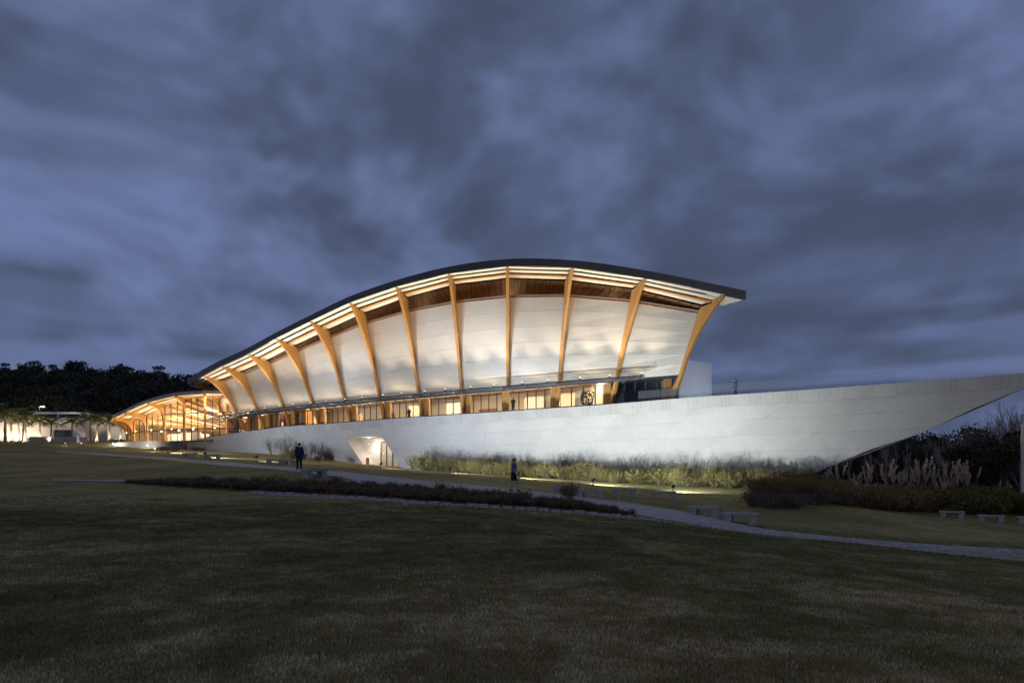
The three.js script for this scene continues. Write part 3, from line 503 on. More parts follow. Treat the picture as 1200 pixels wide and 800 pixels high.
// louvred canopy over the window band, with bar lamps on it that light the sheets and the eaves
const canopy = new THREE.Group(); canopy.name = 'canopy'; museum.add(canopy);
{
  const ends = [-0.75, 0, 1, 2, 3, 4, 5, 6, 7, 8, 9, 10, 11, 11.28], hC = (i, r) => fv('h0', i) - 0.30 + 0.10 * r;
  const C = (i, r, dh = 0) => { const k = clamp(Math.floor(i), -1, 11); const a = F(Math.max(k, -0.75), r, hC(Math.max(k, -0.75), r) + dh), b = F(k + 1, r, hC(k + 1, r) + dh), lo = Math.max(k, -0.75); return a.lerp(b, (i - lo) / (k + 1 - lo)); };
  for (let k = 0; k < ends.length - 1; k++) {
    const a = ends[k], b = ends[k + 1];
    const b2 = b - 1e-6;
    for (let q = 0; q < 9; q++) { const r = 0.62 + q * 0.2; wpart(canopy, 'slat', new GB().bar(C(a, r), C(b2, r), 0.11, 0.03, V(0.0, 1, 0.4).normalize()).geo(), M.steelBlue); }
    wpart(canopy, 'edge_beam', new GB().bar(C(a, 2.5, 0.02), C(b2, 2.5, 0.02), 0.09, 0.16).geo(), M.steelBlue);
    const nb = Math.max(1, Math.round(4 * (b - a)));
    for (let q = 0; q < nb; q++) { const i = mix(a, b2, (q + 0.5) / nb); wpart(canopy, 'bracket', new GB().bar(C(i, -0.6, 0.0), C(i, 2.5, -0.04), 0.06, 0.10).geo(), M.steelBlue); }
  }
  const bars = glow(1, 0.86, 0.62, 3);
  for (let i = 0; i < 12; i++) {
    const a = Math.min(i + 0.1, 11.05), b = Math.min(i + 0.9, 11.26); const mid = (a + b) / 2, r = 1.7, h = fv('h0', mid) + 0.06;
    const pa = FB(a, r, k => fv('h0', k) + 0.04), pb = FB(b, r, k => fv('h0', k) + 0.04), c = pa.clone().lerp(pb, 0.5), len = pa.distanceTo(pb), to = FB(mid, k => fv('r1', k) + 0.6, H1), d = to.clone().sub(c).normalize();
    wpart(canopy, 'bar_lamp', new GB().bar(pa, pb, 0.12, 0.08).geo(), bars);
    const L = lamp.rect(scene, c.clone().addScaledVector(d, 0.09), to, 0xffdcaa, i < 7 ? 31 : i > 8 ? 20 : 25, len, 0.1);
    // turn the long side of the lamp along the bay
    const z = d.clone().negate(), x0 = pb.clone().sub(pa).normalize(), y = z.clone().cross(x0).normalize(), x = y.clone().cross(z); L.quaternion.setFromRotationMatrix(new THREE.Matrix4().makeBasis(x, y, z));
    // two spotlights a bay on the outer edge of the canopy, turned up to the sheets and the eaves
    for (const t of i === 11 ? [11.2] : [i + 0.27, i + 0.73]) {
      const q = FB(t, 2.9, k => fv('h0', k) + 0.12), up = FB(t, k => fv('rt', k) - 0.3, k => fv('ht', k)), e = up.clone().sub(q).normalize();
      const hd = wpart(canopy, 'spot_lamp', new THREE.CylinderGeometry(0.09, 0.07, 0.24, 12).applyQuaternion(new THREE.Quaternion().setFromUnitVectors(V(0, 1, 0), e)).translate(q.x, q.y, q.z), M.darkSteel);
      wpart(hd, 'lamp_lens', new THREE.CylinderGeometry(0.075, 0.075, 0.02, 12).applyQuaternion(new THREE.Quaternion().setFromUnitVectors(V(0, 1, 0), e)).translate(q.x + e.x * 0.13, q.y + e.y * 0.13, q.z + e.z * 0.13), glow(1, 0.86, 0.62, 4));
      lamp.spot(scene, q.clone().addScaledVector(e, 0.18), up, 0xffe8ca, (i === 11 ? 105 : i > 8 ? 180 : i < 3 ? 135 : 245) * (0.86 + 0.28 * hash3(i, Math.round(t * 10), 3)), 0.8, 1, 12);
    }
  }
}

// window band: glazing, lit rooms behind it
{
  const deckH = (i) => { const p = F(i, 0, 0); const s = p.sub(V(HO.x, 0, HO.z)).setY(0).dot(HU); return hullTop(clamp(s, S0, S1)) - 0.05; };
  const rG = -1.35, W = (i, r, h) => FB(i, r, h), head = (k) => fv('h0', k) - 0.28;
  const NW = [5, 5, 5, 5, 5, 5, 5, 5, 5, 5, 4, 5];
  for (let i = 0; i < 12; i++) for (let c = 0; c < NW[i]; c++) {
    const e = 0.075, t0 = i + 0.06 + 0.88 * c / NW[i], t1 = i + 0.06 + 0.88 * (c + 1) / NW[i], g = new GB(), lo = deckH((t0 + t1) / 2);
    const q = (t, h, o) => FB(t, rG + o, 0).setY(EY + h), hh = (t) => { const k = Math.floor(t); return mix(head(k), head(k + 1), t - k); };
    const w = FB(t1, rG, 0).distanceTo(FB(t0, rG, 0)), et = (t1 - t0) * e / w;
    for (const [a, b, y0, y1] of [[t0, t0 + et, lo, hh(t0)], [t1 - et, t1, lo, hh(t1)], [t0 + et, t1 - et, lo, lo + 0.08], [t0 + et, t1 - et, hh(t0) - 0.07, hh(t1)]]) g.hexa([q(a, y0, 0.05), q(b, y0, 0.05), q(b, y1, 0.05), q(a, y1, 0.05)], [q(a, y0, -0.05), q(b, y0, -0.05), q(b, y1, -0.05), q(a, y1, -0.05)]);
    const wn = wpart(museum, 'window', g.geo(), M.darkSteel);
    wpart(wn, 'pane', new GB().quad(q(t0 + et, lo + 0.08, 0), q(t1 - et, lo + 0.08, 0), q(t1 - et, hh(t1) - 0.07, 0), q(t0 + et, hh(t0) - 0.07, 0)).geo(), M.glass);
  }
  for (let i = 0; i < 12; i++) {
    const lo = deckH(i + 0.5), pt = (t, r, h) => FB(i + t, r, 0).setY(EY + h), hi = (t) => mix(head(i), head(i + 1), t) + 0.6, back = -9.5;
    wpart(museum, 'gallery_ceiling', new GB().quad(pt(0, rG - 0.05, hi(0)), pt(0.999, rG - 0.05, hi(1)), pt(0.999, back, hi(1)), pt(0, back, hi(0))).geo(), M.whiteWall);
    wpart(museum, 'gallery_wall', new GB().quad(pt(0, back, lo - 0.2), pt(0.999, back, lo - 0.2), pt(0.999, back, hi(1)), pt(0, back, hi(0))).geo(), i === 11 || i % 3 === 1 ? M.whiteWall : M.cream);
    wpart(museum, 'gallery_floor', new GB().quad(pt(0, rG, lo + 0.02), pt(0.999, rG, lo + 0.02), pt(0.999, back, lo + 0.02), pt(0, back, lo + 0.02)).geo(), M.floor);
    if (i < 11) {
      for (const [t, r] of [[0.27, -3.0], [0.75, -3.0]]) {
        const c = pt(t, r, hi(t) - 0.04); wpart(museum, 'ceiling_light', box(1.3, 0.05, 1.3).translate(c.x, c.y, c.z), glow(1, 0.8, 0.5, 3));
        lamp.rect(scene, c.clone().add(V(0, -0.05, 0)), c.clone().add(V(0, -3, 0.001)), 0xffdfb4, 34, 1.3, 1.3);
      }
    }
    // short white partitions that stand in some galleries
    if ([1, 3, 4, 6, 7, 9, 10].includes(i)) { const t0 = 0.15 + 0.3 * hash3(i, 4, 2), t1 = t0 + 0.45, r = -5.2 - 2 * hash3(i, 1, 9), top = lo + 2.1 + 0.3 * hash3(i, 2, 2); wpart(museum, 'partition', new GB().hexa([pt(t0, r, lo), pt(t1, r, lo), pt(t1, r, top), pt(t0, r, top)], [pt(t0, r - 0.15, lo), pt(t1, r - 0.15, lo), pt(t1, r - 0.15, top), pt(t0, r - 0.15, top)]).geo(), i % 2 ? M.whiteWall : M.cream); }
    // timber lining between some windows
    if (i < 4) wpart(museum, 'wood_lining', new GB().hexa([pt(0.0, -1.6, lo), pt(0.5, -1.6, lo), pt(0.5, -1.6, hi(0.5)), pt(0.0, -1.6, hi(0))], [pt(0.0, -1.8, lo), pt(0.5, -1.8, lo), pt(0.5, -1.8, hi(0.5)), pt(0.0, -1.8, hi(0))]).geo(), M.timber);
  }
  // timber piers beside the frames in the window band
  for (let i = 0; i < 13; i++) { const t0 = i < 9 ? i + 0.025 : i - 0.13, t1 = t0 + (i < 9 ? 0.15 : 0.1), k = Math.min(11, Math.floor(t0)), q = (t, h, r) => FB(t, r, 0).setY(EY + h), lo = deckH(clamp(t0, 0, 12)), top = mix(head(k), head(k + 1), clamp(t0 - k, 0, 1)) + 0.04; wpart(museum, 'timber_pier', new GB().hexa([q(t0, lo, -1.14), q(t1, lo, -1.14), q(t1, top, -0.95), q(t0, top, -0.95)], [q(t0, lo, -1.6), q(t1, lo, -1.6), q(t1, top, -1.6), q(t0, top, -1.6)]).geo(), i === 12 ? M.timberDark : M.timber); }
  // cross walls of the galleries
  for (const i of [0.02, 3.2, 11.0]) { const lo = deckH(i), k = Math.floor(i); wpart(museum, 'cross_wall', new GB().hexa([FB(i, rG - 0.1, 0).setY(EY + lo), FB(i, -9.5, 0).setY(EY + lo), FB(i, -9.5, 0).setY(EY + head(k) + 0.6), FB(i, rG - 0.1, 0).setY(EY + head(k) + 0.6)], [FB(i + 0.02, rG - 0.1, 0).setY(EY + lo), FB(i + 0.02, -9.5, 0).setY(EY + lo), FB(i + 0.02, -9.5, 0).setY(EY + head(k)), FB(i + 0.02, rG - 0.1, 0).setY(EY + head(k))]).geo(), i > 10 ? M.cream : M.timber); }
  // art on show
  const art = (name, label, i, r, w, h, up, m, depth = 0.06) => { const lo = deckH(i), a = FB(i, r, 0), d = FB(i + 0.02, r, 0).sub(a).normalize(), n = V(-d.z, 0, d.x), f = [], b = []; for (const [x, y] of [[-w / 2, up], [w / 2, up], [w / 2, up + h], [-w / 2, up + h]]) { f.push(a.clone().addScaledVector(d, x).setY(EY + lo + y)); } if (n.z < 0) n.negate(); const t = thing(name, label, 'artwork', [a.x, EY + lo + up, a.z]); wpart(t, 'canvas', new GB().hexa(f.map(p => p.clone().addScaledVector(n, depth)), f).geo(), m); return t; };
  art('painting', 'tall red panel glowing in the museum window band near the entrance', 2.78, -2.1, 2.7, 2.2, 0.1, std({ color: lin(0.62, 0.035, 0.02), roughness: 0.6 }));
  art('painting', 'dark picture with a pale border on the gallery wall behind the glazing', 5.5, -9.3, 1.6, 1.1, 0.9, std({ color: lin(0.16, 0.12, 0.09), roughness: 0.6 }));
  art('painting', 'wide ochre picture on the gallery wall between the middle frames', 8.45, -9.3, 3.2, 0.9, 0.6, std({ color: lin(0.35, 0.2, 0.08), roughness: 0.6 }));
  art('painting', 'pale grey picture on the gallery wall near the lattice sculpture', 10.25, -9.3, 1.0, 1.0, 0.8, std({ color: lin(0.4, 0.36, 0.3), roughness: 0.6 }));
  {   // black lattice sculpture in the window beside the last lit gallery
    const a = FB(10.62, -2.2, 0), lo = deckH(10.6), t = thing('lattice_sculpture', 'tall black openwork lattice sculpture behind the window under the canopy end', 'sculpture', [a.x, EY + lo + 0.02, a.z]), g = new GB(), r = rngOf(12);
    const nodes = []; for (let k = 0; k < 26; k++) nodes.push(V(a.x + (k % 3 - 1) * 0.55 + rr(-0.2, 0.2, r), EY + lo + 0.05 + 2.25 * Math.floor(k / 3) / 8.7 + rr(0, 0.12, r), a.z + rr(-0.12, 0.12, r)));
    for (let k = 0; k < 26; k++) for (let q = k + 1; q < 26; q++) if (nodes[k].distanceTo(nodes[q]) < 0.66) g.stick(nodes[k], nodes[q], 0.045, 0.045, 4);
    wpart(t, 'lattice', g.geo(), M.black);
  }
}

// stair tower and balustrade on the deck near the prow
{
  const a = V((796 - 600) / 800 * 76.5, 0, -76.5), d = V(4.6, 0, -3.5).normalize(), n = V(d.z, 0, -d.x), L = 5.9, D = 6, lo = 6.5, q = (x, w, h) => a.clone().addScaledVector(d, x).addScaledVector(n, w).setY(EY + h);
  const nn = n.z > 0 ? -1 : 1;
  const t = wpart(museum, 'stair_tower', new GB().hexa([q(0, 0, lo), q(L, 0, lo), q(L, 0, 12.15), q(0, 0, 12.15)], [q(0, nn * D, lo), q(L, nn * D, lo), q(L, nn * D, 12.15), q(0, nn * D, 12.15)]).geo(), M.whiteWall);
  const bal = new THREE.Group(); bal.name = 'glass_balustrade'; museum.add(bal);
  const s0 = hullPx(745, 471).s, s1 = hullPx(1050, 448.7).s, n2 = 19;
  for (let k = 0; k < n2; k++) {
    const x0 = mix(s0, s1, k / n2) + 0.015, x1 = mix(s0, s1, (k + 1) / n2) - 0.015, y0 = hullTop(x0) - 0.04, y1 = hullTop(x1) - 0.04, w = (s, h) => hull(s, h, 0).addScaledVector(HN, -0.55 - LEAN * 0).setY(EY + h);
    const up = (s, h, u) => { const p = hull(s, h, -0.55); p.y += u; return p; };
    wpart(bal, 'glass_panel', new GB().quad(up(x0, y0, 0), up(x1, y1, 0), up(x1, y1, 1.18), up(x0, y0, 1.18)).geo(), M.railGlass);
    wpart(bal, 'clamp', new GB().bar(up(x0, y0, -0.01), up(x0, y0, 0.22), 0.05, 0.05, V(1, 0, 0)).geo(), M.steelBlue);
  }
}
{
  // dark edge trim along the top of the hull below the windows
  const s0 = S0 + 4, s1 = hullPx(745, 471).s, n = 40, g = new GB();
  for (let k = 0; k < n; k++) { const a = mix(s0, s1, k / n), b = mix(s0, s1, (k + 1) / n); g.bar(hull(a, hullTop(a) + 0.05, -0.2), hull(b, hullTop(b) + 0.05, -0.2), 0.1, 0.14); }
  wpart(museum, 'edge_trim', g.geo(), M.steelBlue);
  // floor lamp on the deck that lights the stair tower
  const p = V(25.4, EY + 7.0, -72.6), to = V(21.0, EY + 9.4, -78.3), dl = wpart(museum, 'deck_lamp', box(0.2, 0.2, 0.14).translate(p.x, p.y - 0.05, p.z), M.darkSteel); wpart(dl, 'lamp_lens', box(0.16, 0.12, 0.02).translate(p.x, p.y, p.z - 0.085), glow(0.9, 0.95, 1, 5));
  lamp.spot(scene, p.clone().add(V(-0.1, 0.1, -0.2)), to, 0xdfe8ff, 62, 1.0, 1, 4);
}
console.log('museum done');

// ---------------------------------------------------------------- the entrance pavilion at the left end: curved frames and a tall glass front
{
  const base = [[149, 138], [155.6, 132], [171, 127], [192, 123], [215.6, 120], [240, 118], [266, 117.5], [292, 117.5]], tipPx = [128, 134, 147, 173, 205.6, 240, 274, 308], ht = [9.0, 9.15, 9.75, 11.1, 12.0, 12.15, 12.2, 12.2], FL = 4.55, NB = base.length;
  const R = [4.2, 4.2, 4.2, 4.2, 4.2, 4.2, 3.5, 3.5];
  const fr = base.map(([px, Z], k) => { const X = (px - 600) / 800 * Z; let best = 0, be = 1e9; for (let t = -80; t < 60; t += 0.25) { const a = t * Math.PI / 180, e = Math.abs(X + Math.sin(a) * R[k] - (tipPx[k] - 600) / 800 * (Z - Math.cos(a) * R[k])); if (e < be) { be = e; best = a; } } return { X, Z, a: best, r: R[k], h: ht[k] }; });
  const gap = (k) => fr[clamp(k, 0, NB - 1)], Q = (t, r, h) => { const k = clamp(Math.floor(t), 0, NB - 2), f = t - k, at = (j) => { const q = fr[j], rv = typeof r === 'function' ? r(q) : r, hv = typeof h === 'function' ? h(q) : h; return V(q.X + Math.sin(q.a) * rv, EY + hv, -q.Z + Math.cos(q.a) * rv); }; return at(k).lerp(at(k + 1), f); };
  const pav = thing('entrance_pavilion', 'warmly lit glass entrance pavilion with curved timber arms under a low wave roof', 'building', onG(fr[3].X, -fr[3].Z));
  // frames: a column that bends outwards into an arm
  for (let k = 0; k < NB; k++) {
    const q = fr[k], sh = new THREE.Shape(), H = q.h, c = H - 3.0;
    sh.moveTo(0.25, FL - 0.4); sh.lineTo(0.25, c - 0.4); sh.bezierCurveTo(0.32, H - 1.2, 1.2, H - 0.72, q.r, H - 0.28); sh.lineTo(q.r, H); sh.lineTo(0.6, H - 0.05); sh.lineTo(-0.3, H - 0.1); sh.lineTo(-0.3, FL - 0.4); sh.closePath();
    const g = new THREE.ExtrudeGeometry(sh, { depth: 0.3, bevelEnabled: true, bevelThickness: 0.02, bevelSize: 0.02, bevelSegments: 1, curveSegments: 14 }); g.translate(0, 0, -0.15);
    const p = g.attributes.position, uv = new Float32Array(p.count * 2); for (let m = 0; m < p.count; m++) { uv[2 * m] = p.getY(m) + k; uv[2 * m + 1] = p.getX(m) + p.getZ(m); } g.setAttribute('uv', new THREE.BufferAttribute(uv, 2));
    const d = V(Math.sin(q.a), 0, Math.cos(q.a)), m4 = new THREE.Matrix4().makeBasis(d, V(0, 1, 0), d.clone().cross(V(0, 1, 0))); m4.setPosition(q.X, EY, -q.Z); g.applyMatrix4(m4);
    wpart(pav, 'timber_frame', g, M.timber);
  }
  // roof
  const rf = new THREE.Group(); rf.name = 'roof'; pav.add(rf);
  const eave = [P(106, 488.2, 131), P(113, 488.8, 129.5)]; for (let t = 0; t <= NB - 1; t += 0.25) eave.push(Q(Math.min(t, NB - 1 - 1e-6), q => q.r + 0.3, q => q.h + 0.02));
  const cv = new THREE.CatmullRomCurve3(eave.filter((p, k) => k < 2 || (k - 2) % 4 === 0), false, 'centripetal').getSpacedPoints(90), bk = cv.map((p, k) => V(p.x * 0.86 + 1, p.y + 0.5, p.z - 26)), gF = new GB(), gT = new GB(), gU = new GB(), up = V(0, 0.55, 0), inn = (k, m) => { const v = bk[k].clone().sub(cv[k]); return cv[k].clone().addScaledVector(v.normalize(), m); };
  for (let k = 0; k < 90; k++) {
    gF.hexa([cv[k], cv[k + 1], cv[k + 1].clone().add(up), cv[k].clone().add(up)], [inn(k, 0.25), inn(k + 1, 0.25), inn(k + 1, 0.25).add(up), inn(k, 0.25).add(up)]);
    gT.quad(inn(k, 0.25).add(up), inn(k + 1, 0.25).add(up), bk[k + 1].clone().add(up), bk[k].clone().add(up)); gU.quad(inn(k, 0.25).add(V(0, 0.3, 0)), inn(k + 1, 0.25).add(V(0, 0.3, 0)), bk[k + 1].clone().add(V(0, 0.3, 0)), bk[k].clone().add(V(0, 0.3, 0)));
  }
  gT.quad(cv[0], cv[0].clone().add(up), bk[0].clone().add(up), bk[0]);
  M.roofPale = std({ color: lin(0.30, 0.29, 0.28), roughness: 0.6, metalness: 0.2, map: M.roofMetal.map });
  wpart(rf, 'fascia', gF.geo(), M.roofPale); wpart(rf, 'roof_deck', gT.geo(), M.roofPale); wpart(rf, 'roof_underside', gU.geo(), M.roofPale);
  for (let k = 0; k < NB - 1; k++) for (const [f0, f1, dh, m] of [[0.03, 0.2, 0.0, M.soffit], [0.27, 0.42, -0.1, M.timber], [0.46, 0.7, 0.0, M.soffit], [0.74, 0.86, -0.1, M.timber], [0.88, 1.06, 0.0, M.soffit]]) {
    const e = 1e-6, p = (t, f, dy) => Q(Math.min(k + t, k + 1 - e), q => mix(q.r + 0.25, 0.1, f), q => q.h + dh + dy);
    wpart(rf, 'soffit_strip', new GB().hexa([p(0.02, f0, 0), p(0.02, f1, 0), p(0.98, f1, 0), p(0.98, f0, 0)], [p(0.02, f0, 0.08), p(0.02, f1, 0.08), p(0.98, f1, 0.08), p(0.98, f0, 0.08)]).geo(), m);
  }
  // glass front: panes between mullions and two transoms
  const rows = [(q) => FL, (q) => 6.6, (q) => Math.min(9.4, q.h - 0.35), (q) => q.h - 0.12];
  for (let k = 0; k < NB - 1; k++) {
    const nc = k < 2 ? 2 : 3;
    for (let c = 0; c < nc; c++) for (let r = 0; r < 3; r++) {
      const t0 = k + 0.03 + 0.94 * c / nc, t1 = k + 0.03 + 0.94 * (c + 1) / nc, p = (t, rr2, o) => Q(t, o, rows[rr2]); if (r === 2 && rows[2](fr[k]) > rows[3](fr[k]) - 0.3) continue;
      const w = new GB(); w.bar(p(t0, r, 0), p(t0, r + 1, 0), 0.11, 0.12, V(0, 0, 1)); w.bar(p(t0, r, 0), p(t1, r, 0), 0.11, 0.17); if (c === nc - 1) w.bar(p(t1, r, 0), p(t1, r + 1, 0), 0.09, 0.12, V(0, 0, 1));
      const wn = wpart(pav, 'window', w.geo(), M.darkSteel); wpart(wn, 'pane', new GB().quad(p(t0, r, 0), p(t1, r, 0), p(t1, r + 1, 0), p(t0, r + 1, 0)).geo(), M.glass);
    }
  }
  // inside: floor, timber back wall, beams that fall away towards the back with strip lights between them
  const fl = new GB(), wl = new GB(), cl = new GB();
  for (let k = 0; k < NB - 1; k++) {
    const e = k + 1 - 1e-6, B = (t, h) => { const p = Q(t, 0, 0); return V(p.x * 0.86 + 1.5, EY + h, p.z - 15); };
    fl.quad(Q(k, 0.6, FL - 0.02), Q(e, 0.6, FL - 0.02), B(e, FL - 0.02), B(k, FL - 0.02));
    wl.quad(B(k, FL), B(e, FL), B(e, 10), B(k, 10));
    cl.quad(Q(k, -0.2, q => q.h - 0.1), Q(e, -0.2, q => q.h - 0.1), B(e, 7.6), B(k, 7.6));
  }
  wpart(pav, 'floor', fl.geo(), M.floor); wpart(pav, 'back_wall', wl.geo(), M.cream); wpart(pav, 'ceiling', cl.geo(), M.timberPale);
  for (const t of [0, NB - 1 - 1e-6]) { const p = Q(t, 0, 0); wpart(pav, 'side_wall', new GB().quad(Q(t, -0.3, FL), V(p.x * 0.86 + 1.5, EY + FL, p.z - 15), V(p.x * 0.86 + 1.5, EY + 10, p.z - 15), Q(t, -0.3, q => q.h)).geo(), M.timberPale); }
  for (let k = 0; k < 14; k++) {
    const t = 0.4 + k * (NB - 1.6) / 14, a = Q(t, -0.4, q => q.h - 0.35), p = Q(t, 0, 0), b = V(p.x * 0.86 + 1.5, EY + 7.3, p.z - 14.8);
    wpart(pav, 'ceiling_beam', new GB().bar(a, b, 0.22, 0.55).geo(), M.timberPale);
    if (k % 2 === 0 && k > 1) {
      const t2 = t + 0.2, a2 = Q(t2, -2, q => q.h - 0.55), p2 = Q(t2, 0, 0), b2 = V(p2.x * 0.86 + 1.5, EY + 7.4, p2.z - 13), m = a2.clone().lerp(b2, 0.45), len = a2.distanceTo(b2) * 0.6, d = b2.clone().sub(a2).normalize();
      wpart(pav, 'strip_light', new GB().bar(m.clone().addScaledVector(d, -len / 2), m.clone().addScaledVector(d, len / 2), 0.12, 0.06).geo(), glow(1, 0.82, 0.5, 3));
      const L = lamp.rect(scene, m.clone().add(V(0, -0.08, 0)), m.clone().add(V(0, -3, 0.001)), 0xffe2b6, 150, 0.2, len), y = d, z = V(0, 1, 0).addScaledVector(d, -d.y).normalize(), x = y.clone().cross(z); L.quaternion.setFromRotationMatrix(new THREE.Matrix4().makeBasis(x, y, z));
    }
  }
  // white reception desks and screens inside, uprights near the glass
  for (const [t, r, w, h] of [[2.4, -5, 2.4, 1.7], [3.35, -6, 3.0, 1.9], [4.2, -5, 1.8, 1.8], [4.6, -7, 2.6, 1.5]]) { const p = Q(t, r, FL); wpart(pav, 'reception_screen', box(w, h, 0.3).translate(p.x, p.y + h / 2, p.z), M.whiteWall); }
  for (const [t, r] of [[1.8, -4], [2.9, -4.5], [4.0, -4.5]]) { const p = Q(t, r, 6.9); wpart(pav, 'pendant_light', new THREE.SphereGeometry(0.2, 16, 12).translate(p.x, p.y, p.z), glow(1, 0.9, 0.7, 5)); lamp.point(scene, p, 0xffdfb8, 60, 8); }
  // eave lamps that wash the arms and soffit
  for (const [t, cd] of [[0.5, 10], [1.5, 12], [2.5, 16], [3.5, 18], [4.5, 18], [5.4, 16]]) { const p = Q(t, 0.9, 6.7), to = Q(t, 2.4, q => q.h); wpart(pav, 'wall_lamp', new THREE.CylinderGeometry(0.08, 0.1, 0.24, 12).translate(p.x, p.y, p.z), glow(1, 0.8, 0.5, 4)); lamp.spot(scene, p.clone().add(V(0, 0.16, 0)), to, 0xffcf90, cd * 5, 1.2, 1, 3); }
  // the low white plinth wall that runs from the pavilion to the hull
  const pl = new GB(), hp = hull(S0 + 0.3, 4.6), pts = [P(108, 521.5, 122), P(122, 521, 119.5), P(150, 520, 118), P(185, 519, 119), hp.clone()].map(p => V(p.x, 0, p.z)), c2 = new THREE.CatmullRomCurve3(pts).getSpacedPoints(40);
  const wallTop = (k) => EY + mix(3.85, 4.5, sstep(0, 30, k));
  for (let k = 0; k < 40; k++) {
    const a = c2[k], b = c2[k + 1], d = b.clone().sub(a).normalize(), n = V(-d.z, 0, d.x); if (n.z > 0) n.negate(); const q = (p, y, w) => p.clone().addScaledVector(n, w).setY(y), ya = G(a.x, a.z) - 0.4, yb = G(b.x, b.z) - 0.4;
    pl.hexa([q(a, ya, 0), q(b, yb, 0), q(b, wallTop(k + 1), 0), q(a, wallTop(k), 0)], [q(a, ya, 0.35), q(b, yb, 0.35), q(b, wallTop(k + 1), 0.35), q(a, wallTop(k), 0.35)]);
  }
  wpart(pav, 'plinth_wall', pl.geo(), M.concrete);
  const tg = new GB(); for (let k = 0; k < 40; k++) { const t0 = k / 40 * (NB - 3), t1 = (k + 1) / 40 * (NB - 3); tg.quad(c2[k].clone().setY(wallTop(k) - 0.06), c2[k + 1].clone().setY(wallTop(k + 1) - 0.06), Q(t1, 0.8, 4.42), Q(t0, 0.8, 4.42)); }
  wpart(pav, 'terrace', tg.geo(), M.deck);
}
console.log('pavilion done');

// ---------------------------------------------------------------- floodlights on the lawn that wash the hull
const flood = (() => {
  const o = thing('floodlight', 'x', 'floodlight', [0, 0, 0]); scene.remove(o); taken.set('floodlight', 0);
  part(o, 'stake', new THREE.CylinderGeometry(0.03, 0.03, 0.34, 8).translate(0, 0.15, 0), M.black);
  part(o, 'base_plate', new THREE.CylinderGeometry(0.12, 0.14, 0.05, 14).translate(0, 0.02, 0), M.black);
  part(o, 'bracket', new THREE.TorusGeometry(0.12, 0.015, 6, 14, Math.PI).rotateZ(Math.PI).translate(0, 0.46, 0), M.black);
  const h = part(o, 'lamp_head', new THREE.LatheGeometry([[0.02, -0.14], [0.08, -0.13], [0.10, -0.05], [0.12, 0.1], [0.125, 0.16], [0.105, 0.16], [0.1, 0.1]].map(([x, y]) => new THREE.Vector2(x, y)), 18), M.black); h.position.set(0, 0.46, 0); h.rotation.x = -1.1;
  part(h, 'lens', new THREE.CircleGeometry(0.1, 18).rotateX(-Math.PI / 2).translate(0, 0.12, 0), glow(1, 1, 0.95, 5));
  return o;
})();
const floods = [[446, 547.5, 290, 76], [527, 553.5, 295, 70.5], [608, 559.5, 315, 65], [695, 567, 335, 60.5], [789, 576.5, 335, 55.5], [196, 531, 330], [240, 536.3, 330], [300, 540.5, 130]];
floods.forEach(([px, py, cd, D], k) => {
  const p = D ? onG((px - 600) / 800 * D, -D) : hit(px, py, 20), s = p.clone().sub(V(HO.x, 0, HO.z)).setY(0).dot(HU), to = hull(s + 2.5, k > 4 ? 4.5 : 1.5), d = to.clone().sub(p).setY(0).normalize(), o = flood.clone();
  o.name = numbered('floodlight'); o.position.copy(p).add(V(0, 0.02, 0)); o.rotation.y = Math.atan2(d.x, d.z) + Math.PI; scene.add(o);
  tag(o, ['small black floodlight on the lawn facing the entrance niche', 'small black floodlight on the lawn right of the niche facing the bushes', 'small black floodlight on the lawn behind the walker in blue', 'small black floodlight on the lawn behind the paired benches', 'small black floodlight beside the bench furthest along the hull', 'small black floodlight before the low plinth wall near the pavilion', 'small black floodlight between the two far benches by the path', 'small black floodlight on the lawn between the far benches and niche'][k], 'floodlight', 'floodlights along the lawn');
  lamp.spot(scene, p.clone().add(V(0, 0.7, 0)).addScaledVector(d, 0.12), to, k === 0 || k > 4 ? 0xe6efff : 0xf2f6f4, cd, 1.35, 1, 4);
});
// two glowing ground lamps near the pavilion
for (const [px, py, D0, label, cd] of [[181, 529, 40, 'bright white ground lamp on a stake near the pavilion lawn', 10], [132, 526.3, 117.2, 'bright white ground lamp against the outer end of the low curved plinth wall', 16], [172, 526, 116.4, 'white ground lamp against the low plinth wall before the glass front', 14], [76, 522.3, 60, 'small ground lamp glowing in the grass by the stone wall', 3]]) {
  const p = D0 > 100 ? onG((px - 600) / 800 * D0, -D0) : hit(px, py, D0), o = thing('ground_lamp', label, 'lamp', p, 0);
  part(o, 'stake', new THREE.CylinderGeometry(0.03, 0.04, 0.4, 8).translate(0, 0.15, 0), M.black); part(o, 'lamp_globe', new THREE.SphereGeometry(cd > 14 ? 0.1 : cd > 8 ? 0.08 : 0.05, 16, 12).translate(0, 0.46, 0), glow(1, 0.97, 0.9, cd > 8 ? 7 : 3));
  lamp.point(scene, p.clone().add(V(0, 0.46, 0)), 0xfff4e2, cd, 6);
}

